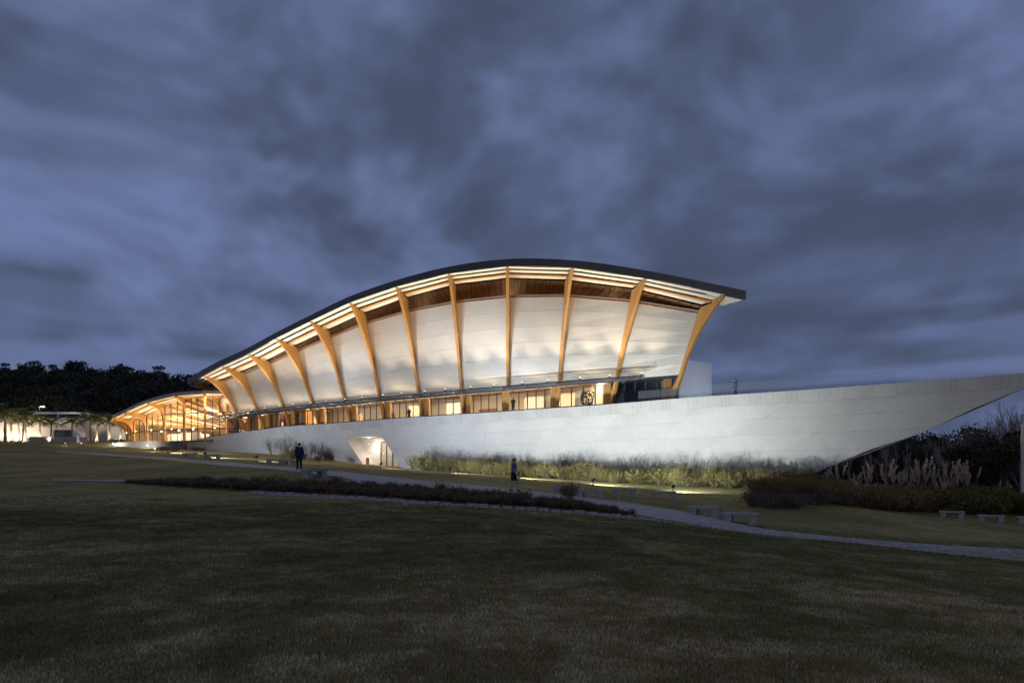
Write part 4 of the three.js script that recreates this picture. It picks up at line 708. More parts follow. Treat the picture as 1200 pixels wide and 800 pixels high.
// ---------------------------------------------------------------- stone benches
const bench = (() => {
  const rock = (w, h, d, x, y, z, s) => { const g = new THREE.BoxGeometry(w, h, d, 6, 2, 2), q = g.attributes.position; for (let m = 0; m < q.count; m++) { const a = hash3(Math.round(q.getX(m) * 50), Math.round(q.getY(m) * 50), Math.round(q.getZ(m) * 50) + s) - 0.5, b = hash3(Math.round(q.getZ(m) * 50) + 7, Math.round(q.getX(m) * 50), s) - 0.5; q.setXYZ(m, q.getX(m) + a * 0.018, q.getY(m) + b * 0.014, q.getZ(m) + a * 0.02); } g.computeVertexNormals(); g.translate(x, y, z); return boxUV(g); };
  const o = new THREE.Group(); o.name = 'stone_bench';
  part(o, 'seat', rock(1.5, 0.13, 0.52, 0, 0.40, 0, 1), M.stone); part(o, 'leg', rock(0.34, 0.5, 0.46, -0.53, 0.1, 0, 2), M.stone); part(o, 'leg', rock(0.34, 0.5, 0.46, 0.53, 0.1, 0, 3), M.stone);
  return o;
})();
[[222, 535.6, 'stone bench beside the far path closest to the pavilion', 0.1], [249.5, 537, 'stone bench beside the far path, second from the pavilion', 0.12], [322, 544.2, 'stone bench behind the standing person, nearer the pavilion', 0.15], [338.5, 544.8, 'stone bench right behind the standing person in dark clothes', -0.5], [368.5, 559.2, 'stone bench seen end on at the fork of the paths', 1.0], [664, 579.3, 'stone bench at the tip of the planted bed behind a small bush', -0.28], [692, 583.6, 'stone bench beside a small bush on the bed side of the path', -0.3], [732, 581.6, 'stone bench alone on the grass between path and floodlights', -0.12], [778, 584.3, 'stone bench with a floodlight standing at its end', -0.14], [827, 604.6, 'large stone bench on the path edge, nearer the planted bed', -0.62], [868.5, 613, 'large stone bench on the path edge beside its twin, farther from the bed', -0.5], [1116, 606.5, 'stone bench in the shade below the pampas grass', -0.5], [1161.5, 611.3, 'stone bench below the evergreen shrubs', -0.42], [1207, 613.6, 'stone bench cut by the picture edge below the evergreen shrubs', -0.3]].forEach(([px, py, label, turn]) => {
  const p = hit(px, py, 14), o = bench.clone(); o.name = numbered('stone_bench'); o.position.copy(p); o.rotation.y = turn; scene.add(o); tag(o, label, 'bench', 'stone benches along the path');
});

// ---------------------------------------------------------------- planting
const pickCol = (cols, r) => { const c = cols[Math.floor(r() * cols.length)], k = 0.75 + 0.5 * r(); return [c[0] * k, c[1] * k, c[2] * k]; };
function shrubGeo(seed, { h, rad, n, leaf, cols, spike = 0.25, twig = 14, shoots = 0, wcol = [0.09, 0.065, 0.045] }) {
  const r = rngOf(seed), L = new GB(), T = new GB(), lobes = [];
  for (let k = 0; k < 9; k++) { const a = r() * 6.283, d = rad * 0.62 * Math.sqrt(r()); lobes.push([V(Math.cos(a) * d, h * (0.3 + 0.38 * r()), Math.sin(a) * d), rad * (0.32 + 0.25 * r()), h * (0.24 + 0.22 * r())]); }
  for (let k = 0; k < n; k++) {
    const [c, w, u] = lobes[Math.floor(r() * lobes.length)], a = r() * 6.283, e = Math.acos(2 * r() - 1), q = Math.pow(r(), 0.35);
    const p = V(c.x + Math.cos(a) * Math.sin(e) * w * q, Math.max(0.04, c.y + Math.cos(e) * u * q), c.z + Math.sin(a) * Math.sin(e) * w * q);
    const d = V(Math.cos(a) * Math.sin(e), 0.4 + Math.cos(e) + spike, Math.sin(a) * Math.sin(e)).normalize().addScaledVector(V(r() - 0.5, r() - 0.5, r() - 0.5), 0.9).normalize().multiplyScalar(leaf * (0.6 + 0.8 * r()));
    L.leaf(p, d, leaf * 0.45, pickCol(cols, r), r);
  }
  for (let k = 0; k < twig; k++) { const a = r() * 6.283, d = rad * (0.2 + 0.75 * r()), top = V(Math.cos(a) * d, h * (0.7 + 0.5 * r()), Math.sin(a) * d), b = V(top.x * 0.15, -0.1, top.z * 0.15), m = b.clone().lerp(top, 0.5).add(V(0, 0.1 * h, 0)); T.stick(b, m, 0.025, 0.016, 3, wcol); T.stick(m, top, 0.016, 0.005, 3, wcol); }
  for (let k = 0; k < shoots; k++) { const a = r() * 6.283, d = rad * Math.sqrt(r()), b = V(Math.cos(a) * d * 0.6, h * 0.35, Math.sin(a) * d * 0.6), t = V(Math.cos(a) * d, h * (0.75 + 0.55 * r() * (1 - 0.4 * d / rad)), Math.sin(a) * d), c = pickCol(cols, r); T.stick(b, t, 0.01, 0.005, 3, wcol); for (let m = 0; m < 16; m++) L.leaf(b.clone().lerp(t, 0.35 + 0.65 * r()), V(r() - 0.5, 0.35 + 0.5 * r(), r() - 0.5).normalize().multiplyScalar(leaf * (0.7 + 0.6 * r())), leaf * 0.35, c, r); }
  return [L.geo(), T.geo()];
}
function bareGeo(seed, { h, rad, n = 60, col = [0.10, 0.085, 0.08] }) {          // leafless twiggy shrub
  const r = rngOf(seed), T = new GB();
  const grow = (p, d, len, w, depth) => { const e = p.clone().addScaledVector(d, len); T.stick(p, e, w, w * 0.6, 3, [col[0] * (0.7 + 0.6 * r()), col[1] * (0.7 + 0.6 * r()), col[2] * (0.7 + 0.6 * r())]); if (depth) for (let k = 0; k < 3; k++) grow(p.clone().lerp(e, 0.4 + 0.6 * r()), d.clone().addScaledVector(V(r() - 0.5, r() - 0.3, r() - 0.5), 1.3).normalize(), len * (0.45 + 0.3 * r()), w * 0.55, depth - 1); };
  for (let k = 0; k < n / 4; k++) { const a = r() * 6.283, t = 0.15 + 0.75 * r(); grow(V(Math.cos(a) * rad * 0.25 * r(), -0.05, Math.sin(a) * rad * 0.25 * r()), V(Math.cos(a) * t * rad / h, 1, Math.sin(a) * t * rad / h).normalize(), h * (0.45 + 0.25 * r()), 0.018, 3); }
  return T.geo();
}
function variants(name, count, make) { const out = []; for (let k = 0; k < count; k++) out.push(make(k)); return out; }
const plantOf = (leafStem, names = ['foliage', 'stems']) => { const o = new THREE.Group(); part(o, names[0], leafStem[0], M.leaf); if (leafStem[1]) part(o, names[1], leafStem[1], M.bark); return o; };
function plant(proto, name, p, turn, s, label, cat, group) { const o = proto.clone(); o.name = numbered(name); o.position.copy(p); o.rotation.y = turn; o.scale.set(s[0] ?? s, s[1] ?? s, s[2] ?? s); scene.add(o); return tag(o, label, cat, group); }
const yellowGreen = [[0.17, 0.16, 0.035], [0.13, 0.135, 0.035], [0.21, 0.18, 0.05], [0.10, 0.11, 0.03], [0.16, 0.13, 0.05]];
const rust = [[0.25, 0.14, 0.045], [0.20, 0.125, 0.045], [0.15, 0.11, 0.04], [0.28, 0.16, 0.05], [0.17, 0.145, 0.045]];
const deep = [[0.08, 0.085, 0.022], [0.055, 0.062, 0.018], [0.13, 0.12, 0.025], [0.19, 0.16, 0.028]];
const bushV = variants('bush', 5, k => plantOf(shrubGeo(100 + k, { h: 1.2 + 0.12 * k, rad: 1.35, n: 1500, leaf: 0.13, cols: k === 3 ? [...yellowGreen, [0.2, 0.15, 0.07], [0.16, 0.12, 0.06]] : yellowGreen, spike: 0.6, twig: 26, shoots: 70 })));
const rustV = variants('rust', 3, k => plantOf(shrubGeo(200 + k, { h: 1.3 + 0.15 * k, rad: 1.5, n: 1300, leaf: 0.14, cols: rust, spike: 0.3, twig: 24, shoots: 60 })));
const deepV = variants('deep', 3, k => plantOf(shrubGeo(300 + k, { h: 1.7, rad: 1.5, n: 1400, leaf: 0.2, cols: deep, spike: 0.2, twig: 14 })));
const bareV = variants('bare', 4, k => { const o = new THREE.Group(); part(o, 'twigs', bareGeo(400 + k, { h: 2.1, rad: 1.4 }), M.bark); return o; });
const lowV = variants('low', 3, k => plantOf(shrubGeo(500 + k, { h: 0.8, rad: 1.3, n: 900, leaf: 0.11, cols: [[0.11, 0.08, 0.065], [0.09, 0.068, 0.055], [0.14, 0.10, 0.08]], twig: 30 })));
{
  const r = rngOf(21), s0 = hullPx(490, 500).s + 4, s1 = hullPx(955, 470).s;
  for (let s = s0; s < s1; s += 1.75) for (const off of [4.4, 6.3]) {
    const q = hull(s + rr(-0.5, 0.5, r), 0).addScaledVector(HN, off + rr(-0.6, 0.6, r)), k = (s - s0) / (s1 - s0);
    plant(bushV[Math.floor(r() * 5)], 'hull_shrub', onG(q.x, q.z, -0.03), r() * 6.28, [rr(0.7, 1.2, r), rr(0.62, 1.2, r) * (k > 0.8 ? 1.25 : 1), rr(0.7, 1.2, r)], off < 5 ? (k > 0.8 ? 'tall yellow green shrub in the back row at the prow end of the hull' : 'yellow green leafy shrub in the back row nearer the hull') : (k > 0.8 ? 'tall yellow green shrub in the front row beside the rusty shrubs' : k < 0.2 ? 'yellow green shrub in the front row close to the entrance niche' : 'yellow green leafy shrub in the front row facing the floodlights'), 'shrub', 'floodlit shrubs along the hull');
  }
  for (let s = hullPx(330, 520).s; s < s1 + 3; s += 1.9) {
    const niche = s > hullPx(398, 530).s && s < hullPx(490, 530).s + 2; if (niche) continue;
    const q = hull(s + rr(-0.6, 0.6, r), 0).addScaledVector(HN, 2.0 + rr(-0.5, 0.7, r));
    plant(bareV[Math.floor(r() * 4)], 'bare_shrub', onG(q.x, q.z, -0.03), r() * 6.28, [rr(0.8, 1.3, r), rr(0.75, 1.35, r), rr(0.8, 1.3, r)], 'leafless dark twiggy shrub close against the concrete hull', 'shrub', 'bare shrubs against the hull');
  }
  for (let k = 0; k < 9; k++) { const p = hit(rr(322, 400, r), rr(535, 541, r), 60); plant(bushV[k % 5], 'dry_shrub', p, r() * 6.28, rr(0.5, 0.85, r), 'dim olive shrub on the grass between the dark figure and niche', 'shrub', 'shrubs left of the niche'); }
  for (let k = 0; k < 10; k++) { const p = hit(rr(190, 300, r), rr(526.5, 529, r), 80); plant(lowV[k % 3], 'low_shrub', p, r() * 6.28, [rr(0.7, 1.1, r), rr(0.6, 1, r), rr(0.7, 1.1, r)], 'low tuft at the foot of the hull near the pavilion', 'shrub', 'tufts at the hull foot'); }
  // right of the lit row: rusty shrubs, low grey shrubs, dark evergreen shrubs
  for (let k = 0; k < 40; k++) { const px = rr(885, 1095, r), D = rr(46.5, 58, r), p = onG((px - 600) / 800 * D, -D); plant(rustV[k % 3], 'rusty_shrub', p, r() * 6.28, [rr(0.7, 1.1, r), rr(0.7, 1.05, r), rr(0.7, 1.1, r)], D < 50 ? 'rust brown shrub at the lawn side of the rusty planting' : D < 54 ? 'rust brown shrub inside the mass below the prow' : 'rust brown shrub at the back by the pampas grass', 'shrub', 'rusty shrubs below the prow'); }
  for (let k = 0; k < 34; k++) { const p = hit(rr(872, 1095, r), rr(586, 596, r), 30); plant(lowV[k % 3], 'low_shrub', p, r() * 6.28, [rr(0.7, 1.2, r), rr(0.7, 1.2, r), rr(0.7, 1.2, r)], 'low purple grey shrub along the lawn edge below the rusty shrubs', 'shrub', 'low shrubs at the lawn edge'); }
  for (let k = 0; k < 56; k++) { const px = rr(1080, 1260, r), D = rr(49.5, 61, r), p = onG((px - 600) / 800 * D, -D); plant(deepV[k % 3], 'evergreen_shrub', p, r() * 6.28, [rr(0.7, 1.15, r), rr(0.65, 1.05, r), rr(0.7, 1.15, r)], D < 53 ? 'dark green shrub with yellowish tips right behind the shaded benches' : D < 57 ? 'dark green shrub in the middle of the evergreen thicket' : 'dark green shrub at the back of the thicket near the stone pillar', 'shrub', 'evergreen shrubs behind the benches'); }
  plant(bushV[2], 'small_bush', hit(668, 588, 20), 1, [0.36, 0.55, 0.36], 'small dark bush standing by the paired benches', 'shrub');
  // pampas grass: a tussock of blades and pale plumes
  const pamp = variants('pampas', 4, k => {
    const q = rngOf(600 + k), B = new GB(), S = new GB(), o = new THREE.Group();
    for (let m = 0; m < 160; m++) { const a = q() * 6.283, l = 0.7 + 0.8 * q(), t = 0.3 + 0.7 * q(), p = V(Math.cos(a) * 0.12, 0, Math.sin(a) * 0.12), e = V(Math.cos(a) * t * l, l * (1.05 - 0.5 * t), Math.sin(a) * t * l), m1 = p.clone().lerp(e, 0.5).add(V(0, 0.2, 0)), s = V(-Math.sin(a), 0, Math.cos(a)).multiplyScalar(0.012), c = pickCol([[0.13, 0.115, 0.06], [0.10, 0.10, 0.045], [0.16, 0.13, 0.08]], q); B.quad(p.clone().sub(s), p.clone().add(s), m1.clone().add(s), m1.clone().sub(s), c); B.tri(m1.clone().sub(s), m1.clone().add(s), e, c); }
    part(o, 'blades', B.geo(), M.leaf);
    for (let m = 0; m < 7; m++) {
      const pl = new GB(), a = q() * 6.283, t = 0.1 + 0.75 * q(), h = 1.35 + 0.95 * q(), b = V(0, 0.2, 0), e = V(Math.cos(a) * t, h, Math.sin(a) * t), d = e.clone().sub(b).normalize(); pl.stick(b, e, 0.012, 0.008, 3, [0.22, 0.18, 0.12]);
      for (let w = 0; w < 110; w++) { const f = q(), c = e.clone().addScaledVector(d, -0.1 + 0.75 * f), rad = 0.085 * Math.sin(Math.PI * clamp(f * 0.85 + 0.12, 0, 1)); const dir = V(q() - 0.5, 0.9, q() - 0.5).normalize(); pl.leaf(c.clone().add(V((q() - 0.5) * rad, 0, (q() - 0.5) * rad)), dir.multiplyScalar(0.14).add(V((q() - 0.5) * rad * 2, 0, (q() - 0.5) * rad * 2)), 0.035, pickCol([[0.52, 0.42, 0.35], [0.6, 0.49, 0.41], [0.44, 0.35, 0.29]], q), q); }
      part(o, 'plume', pl.geo(), M.leaf);
    }
    return o;
  });
  for (const [px, py, sc] of [[984, 570, 0.8], [1003, 572, 0.85], [1018, 573, 0.9], [1032, 574, 0.95], [1047, 573, 0.85], [1061, 573, 1.0], [1078, 573, 1.05], [1086, 574, 1.0], [1096, 575, 1.0], [1106, 575, 1.0], [1118, 576, 0.9], [1129, 574, 1.15], [1137, 573, 1.15], [1052, 575, 0.9], [1070, 576, 0.9], [1111, 573, 1.1]]) { const D = rr(55, 59, r), p = onG((px - 600) / 800 * D, -D); plant(pamp[Math.floor(r() * 4)], 'pampas_tussock', p, r() * 6.28, sc * rr(0.82, 1.28, r), 'pampas grass tussock with pale plumes behind the shrubs under the prow', 'grass', 'pampas grass under the prow'); }
  // spiky yucca among the evergreen shrubs
  const yu = new GB(), q = rngOf(77); for (let m = 0; m < 90; m++) { const a = q() * 6.283, e = 0.1 + 1.3 * q(), d = V(Math.cos(a) * Math.cos(e), Math.sin(e), Math.sin(a) * Math.cos(e)).multiplyScalar(1.0); yu.leaf(V(0, 0.5, 0), d, 0.07, pickCol([[0.14, 0.15, 0.045], [0.10, 0.12, 0.035]], q), q); }
  for (const [px, py] of [[1168, 567], [1142, 572]]) { const o = thing('yucca', px > 1150 ? 'spiky yucca rosette rising beside the dark evergreen trees' : 'spiky yellowish yucca rosette beside the pampas plumes', 'plant', onG((px - 600) / 800 * 57, -57)); o.scale.setScalar(1.5); part(o, 'leaves', yu.geo(), M.leaf); part(o, 'stem', new GB().stick(V(0, -0.1, 0), V(0, 0.6, 0), 0.12, 0.1, 7, [0.12, 0.09, 0.06]).geo(), M.bark); }
}

// low plants of the long bed: too many to count
{
  const r = rngOf(31), a = lerpPts(bedFar, 120), b = lerpPts(bedNear, 120), n = 1100, T = new GB(), q = rngOf(32);
  for (let k = 0; k < 46; k++) { const an = q() * 6.283, t = 0.25 + 0.55 * q(), h = 0.28 + 0.25 * q(), p = V((q() - 0.5) * 0.2, 0, (q() - 0.5) * 0.2), e = p.clone().add(V(Math.cos(an) * t * h, h, Math.sin(an) * t * h)), c = pickCol([[0.15, 0.115, 0.055], [0.10, 0.10, 0.04], [0.18, 0.13, 0.08], [0.08, 0.075, 0.035]], q); T.stick(p, e, 0.006, 0.003, 3, c); for (let m = 0; m < 6; m++) T.leaf(p.clone().lerp(e, 0.3 + 0.7 * q()), V(q() - 0.5, q() * 0.8, q() - 0.5).normalize().multiplyScalar(0.08), 0.04, c, q); }
  const im = new THREE.InstancedMesh(T.geo(), M.leaf, n), m4 = new THREE.Matrix4(), qt = new THREE.Quaternion();
  for (let k = 0; k < n; k++) { const t = 4 + Math.floor(r() * 114), c = 0.08 + 0.8 * r(), x = mix(a[t].x, b[t].x, c) + rr(-0.2, 0.2, r), z = mix(a[t].z, b[t].z, c), s = rr(0.35, 0.72, r) * (r() < 0.06 ? 1.5 : 1) * (0.4 + 0.6 * sstep(0, 10, 120 - t) * sstep(0, 25, t)); m4.compose(onG(x, z, 0.02), qt.setFromAxisAngle(V(0, 1, 0), r() * 6.28), V(s * 1.2, s, s * 1.2)); im.setMatrixAt(k, m4); im.setColorAt(k, lin(rr(0.7, 1.3, r), rr(0.7, 1.2, r), rr(0.7, 1.2, r))); }
  im.name = 'bed_plants'; im.castShadow = im.receiveShadow = true; scene.add(im); tag(im, 'dense low dark plants filling the bed beside the path', 'plants', null, 'stuff');
}
// short grass of the near lawn
{
  const r = rngOf(41), T = new GB(), q = rngOf(42);
  for (let k = 0; k < 12; k++) { const a = q() * 6.283, l = 0.014 + 0.02 * q(), p = V((q() - 0.5) * 0.09, -0.003, (q() - 0.5) * 0.09), t = 0.35 + 1.1 * q(), e = p.clone().add(V(Math.cos(a) * t * l, l, Math.sin(a) * t * l)), s = V(-Math.sin(a), 0, Math.cos(a)).multiplyScalar(0.0028); T.tri(p.clone().sub(s), p.clone().add(s), e, [1, 1, 1]); }
  const n = 380000, im = new THREE.InstancedMesh(T.geo(), M.leaf, n), m4 = new THREE.Matrix4(), qt = new THREE.Quaternion(); let k = 0;
  while (k < n) {
    const u = r(), D = 3.0 + 27 * Math.pow(u, 1.7), x = (r() * 2 - 1) * (0.86 * D + 1.2), z = -D, f = r(); if (D > 22 && f < (D - 22) / 8) continue;
    const c = lawnTint(x, z), pn = fbm(x * 1.7 + 9, z * 1.7, 2, 4), ps = 0.05 + 0.20 * sstep(0.42, 0.66, pn), w = r() * 0.16 / ps, weed = r() < 0.0009, s = rr(0.7, 1.35, r) * (1 + D * 0.02) * (weed ? 2.6 : 1), dry = weed ? 0.6 : w < 0.16 ? 2.4 : pn < 0.43 ? 0.8 : w < 0.5 ? 1.12 : 0.86;
    m4.compose(onG(x, z), qt.setFromAxisAngle(V(0, 1, 0), r() * 6.28), V(s, s, s)); im.setMatrixAt(k, m4); im.setColorAt(k, w < 0.16 ? lin(c[0] * dry * 0.85, c[0] * dry * 0.78, c[0] * dry * 0.56) : lin(c[0] * dry * 0.9, c[1] * dry, c[2] * dry)); k++;
  }
  im.name = 'grass_blades'; im.castShadow = im.receiveShadow = true; scene.add(im); tag(im, 'short winter grass blades of the near lawn', 'grass', null, 'stuff');
}
console.log('plants done');

// ---------------------------------------------------------------- trees
function crownGeo(seed, { h, rad, y0, n, leaf, cols, lobesN = 12, flat = 1 }) {
  const r = rngOf(seed), L = new GB(), lobes = [];
  for (let k = 0; k < lobesN; k++) { const a = r() * 6.283, t = r(), d = rad * 0.75 * Math.sqrt(r()) * (1 - 0.35 * t); lobes.push([V(Math.cos(a) * d, y0 + (h - y0) * (0.15 + 0.75 * t), Math.sin(a) * d), rad * (0.22 + 0.25 * r()), flat]); }
  for (let k = 0; k < n; k++) { const [c, w, f] = lobes[Math.floor(r() * lobes.length)], a = r() * 6.283, e = Math.acos(2 * r() - 1), q = 0.55 + 0.45 * r(), p = V(c.x + Math.cos(a) * Math.sin(e) * w * q, c.y + Math.cos(e) * w * q * 0.75 * f, c.z + Math.sin(a) * Math.sin(e) * w * q); L.leaf(p, V(r() - 0.5, r() - 0.3, r() - 0.5).normalize().multiplyScalar(leaf * (0.6 + 0.8 * r())), leaf * 0.6, pickCol(cols, r), r); }
  return { geo: L.geo(), lobes };
}
function treeProto(seed, o, wcol = [0.06, 0.05, 0.045]) {
  const c = crownGeo(seed, o), T = new GB(), g = new THREE.Group(), r = rngOf(seed + 9), fork = V(rr(-0.3, 0.3, r), o.y0 * 0.8, rr(-0.3, 0.3, r)); T.stick(V(0, -0.5, 0), fork, o.tr || 0.28, (o.tr || 0.28) * 0.75, 7, wcol); for (const [p] of c.lobes) T.stick(fork, p, (o.tr || 0.28) * 0.4, 0.04, 4, wcol);
  part(g, 'trunk', T.geo(), M.bark); part(g, 'crown', c.geo, M.leaf); return g;
}
function bareTree(seed, h, col, spread = 0.55, w0 = 0.09) {
  const r = rngOf(seed), T = new GB(), B = new GB(), g = new THREE.Group();
  const grow = (gb, p, d, len, w, depth) => { const m = p.clone().addScaledVector(d, len * 0.5).add(V((r() - 0.5) * len * 0.08, 0, (r() - 0.5) * len * 0.08)), e = m.clone().addScaledVector(d, len * 0.5); gb.stick(p, m, w, w * 0.85, depth > 2 ? 6 : 3, col); gb.stick(m, e, w * 0.85, w * 0.65, depth > 2 ? 6 : 3, col); if (depth) for (let k = 0; k < (depth > 3 ? 4 : 3); k++) grow(B, p.clone().lerp(e, 0.45 + 0.55 * r()), d.clone().addScaledVector(V(r() - 0.5, r() * 0.4, r() - 0.5), spread * 2).normalize(), len * (0.5 + 0.25 * r()), Math.max(0.008, w * 0.5), depth - 1); };
  grow(T, V(0, -0.4, 0), V((r() - 0.5) * 0.25, 1, (r() - 0.5) * 0.25).normalize(), h * 0.5, w0, 4);
  part(g, 'trunk', T.geo(), M.bark); part(g, 'branches', B.geo(), M.bark); return g;
}
{
  const r = rngOf(51), euc = [[0.034, 0.040, 0.024], [0.05, 0.054, 0.03], [0.026, 0.032, 0.02]];
  const hillV = [0, 1, 2, 3, 4].map(k => treeProto(700 + k, { h: 12 + k, rad: 5.2, y0: 3.5, n: 1500, leaf: 0.75, cols: euc, lobesN: 16, flat: 0.9 }));
  const tallV = [0, 1].map(k => treeProto(720 + k, { h: 19, rad: 4.2, y0: 12.5, n: 900, leaf: 0.7, cols: euc, lobesN: 9, flat: 0.7, tr: 0.3 }));
  const rows = []; for (let D = 165; D < 262; D += 12) for (let px = -45; px < 248; px += 30 * 165 / D * 0.78) rows.push([px + rr(-6, 6, r), D + rr(-4, 4, r)]);
  for (const [px, D] of rows) { const x = (px - 600) / 800 * D; plant(hillV[Math.floor(r() * 5)], 'hill_tree', onG(x, -D, 0), r() * 6.28, rr(0.72, 1.02, r), D < 180 ? 'dark rounded tree at the foot of the wooded hill behind the palms' : D < 215 ? 'dark rounded tree half way up the wooded hill' : 'dark rounded tree along the crest of the wooded hill', 'tree', 'trees of the wooded hill'); }
  for (const [px, D, s] of [[38, 232, 0.74], [152, 236, 0.74], [141, 230, 0.8], [184, 232, 0.8], [92, 240, 0.7], [64, 236, 0.7], [8, 236, 0.72]]) { const x = (px - 600) / 800 * D; plant(tallV[Math.round(px) % 2], 'tall_tree', onG(x, -D, 0), r() * 6.28, s, 'tall bare trunked tree with a flat crown rising over the wooded hill', 'tree', 'tall trees on the hill skyline'); }
  // right: evergreen, pale barked bare trees, reddish bare trees
  const evg = [0, 1, 2].map(k => treeProto(740 + k, { h: 7, rad: 3.6, y0: 0.8, n: 2600, leaf: 0.34, cols: [[0.028, 0.032, 0.014], [0.04, 0.042, 0.018], [0.022, 0.026, 0.012]], lobesN: 18 }));
  const ruv = treeProto(760, { h: 6.5, rad: 2.6, y0: 2.5, n: 1400, leaf: 0.3, cols: [[0.10, 0.055, 0.025], [0.07, 0.045, 0.022]], lobesN: 12 });
  for (const [px, D, s] of [[1130, 74, 0.85], [1165, 72, 1.0], [1192, 70, 1.05], [1215, 74, 1.2], [1090, 92, 0.95], [1060, 98, 1.2], [1042, 104, 1.25], [1150, 90, 1.1], [1105, 84, 0.75], [980, 108, 1.1], [1010, 110, 1.2], [1028, 106, 1.3], [995, 104, 1.1], [1075, 112, 1.4], [1100, 116, 1.45], [1130, 118, 1.6], [1240, 82, 1.3], [955, 104, 0.9], [968, 106, 1.0], [1020, 114, 1.3], [1052, 110, 1.35], [940, 106, 0.9]]) { const x = (px - 600) / 800 * D; plant(evg[Math.floor(r() * 3)], 'evergreen_tree', onG(x, -D, 0), r() * 6.28, s, 'dark evergreen tree in the thicket beyond the prow', 'tree', 'evergreens beyond the prow'); }
  for (const [px, D, s] of [[1178, 64, 0.95], [1160, 66, 0.8]]) { const x = (px - 600) / 800 * D; plant(ruv, 'russet_tree', onG(x, -D, 0), r() * 6.28, s, 'russet leaved tree in front of the evergreens under the prow tip', 'tree', 'russet trees under the prow tip'); }
  const pale = [0, 1, 2].map(k => bareTree(780 + k, 7.5, [0.30, 0.28, 0.27], 0.45, 0.085)), red = [0, 1, 2].map(k => bareTree(790 + k, 9.5, [0.17, 0.115, 0.10], 0.5, 0.1));
  for (const [px, D, s] of [[1000, 84, 0.75], [1040, 84, 0.85], [1052, 80, 0.9], [1064, 83, 0.85], [1110, 78, 1.0], [1118, 80, 1.05], [1126, 78, 0.95], [1196, 66, 0.85], [1020, 88, 0.8], [1083, 90, 1.0]]) { const x = (px - 600) / 800 * D; plant(pale[Math.floor(r() * 3)], 'pale_tree', onG(x, -D, 0), r() * 6.28, s, 'leafless tree with pale bark in the thicket beyond the prow', 'tree', 'pale bare trees beyond the prow'); }
  for (const [px, D, s] of [[1165, 92, 1.0], [1180, 94, 1.1], [1192, 90, 1.15], [1205, 93, 1.2], [1172, 98, 1.1], [1148, 97, 0.95], [1186, 100, 1.2], [1212, 88, 1.2], [1158, 103, 1.0], [1136, 100, 0.85], [1070, 95, 0.7], [1030, 97, 0.62], [1092, 99, 0.78], [1010, 92, 0.55], [985, 92, 0.5], [1118, 104, 0.85], [1050, 101, 0.7], [1225, 96, 1.2], ...Array.from({ length: 26 }, (_, k) => [1128 + k * 3.8, rr(82, 106, r), rr(0.95, 1.3, r) * (0.78 + 0.0125 * k)])]) { const x = (px - 600) / 800 * D; plant(red[Math.floor(r() * 3)], 'leafless_tree', onG(x, -D, 0), r() * 6.28, s, px > 1125 ? 'leafless reddish brown tree rising above the evergreens under the prow tip' : 'short leafless brown tree in the thicket behind the pampas grass', 'tree', 'reddish bare trees beyond the prow'); }
  // slim pale column at the right edge
  const p = onG((1199 - 600) / 800 * 60, -60), o = thing('stone_pillar', 'tall slim pale stone pillar before the dark evergreen trees', 'pillar', p); part(o, 'shaft', boxUV(new THREE.CylinderGeometry(0.15, 0.18, 8.2, 10, 6).translate(0, 4.1, 0)), M.plaster); part(o, 'base', box(0.6, 0.3, 0.6, 0, 0.1, 0), M.stone);
}

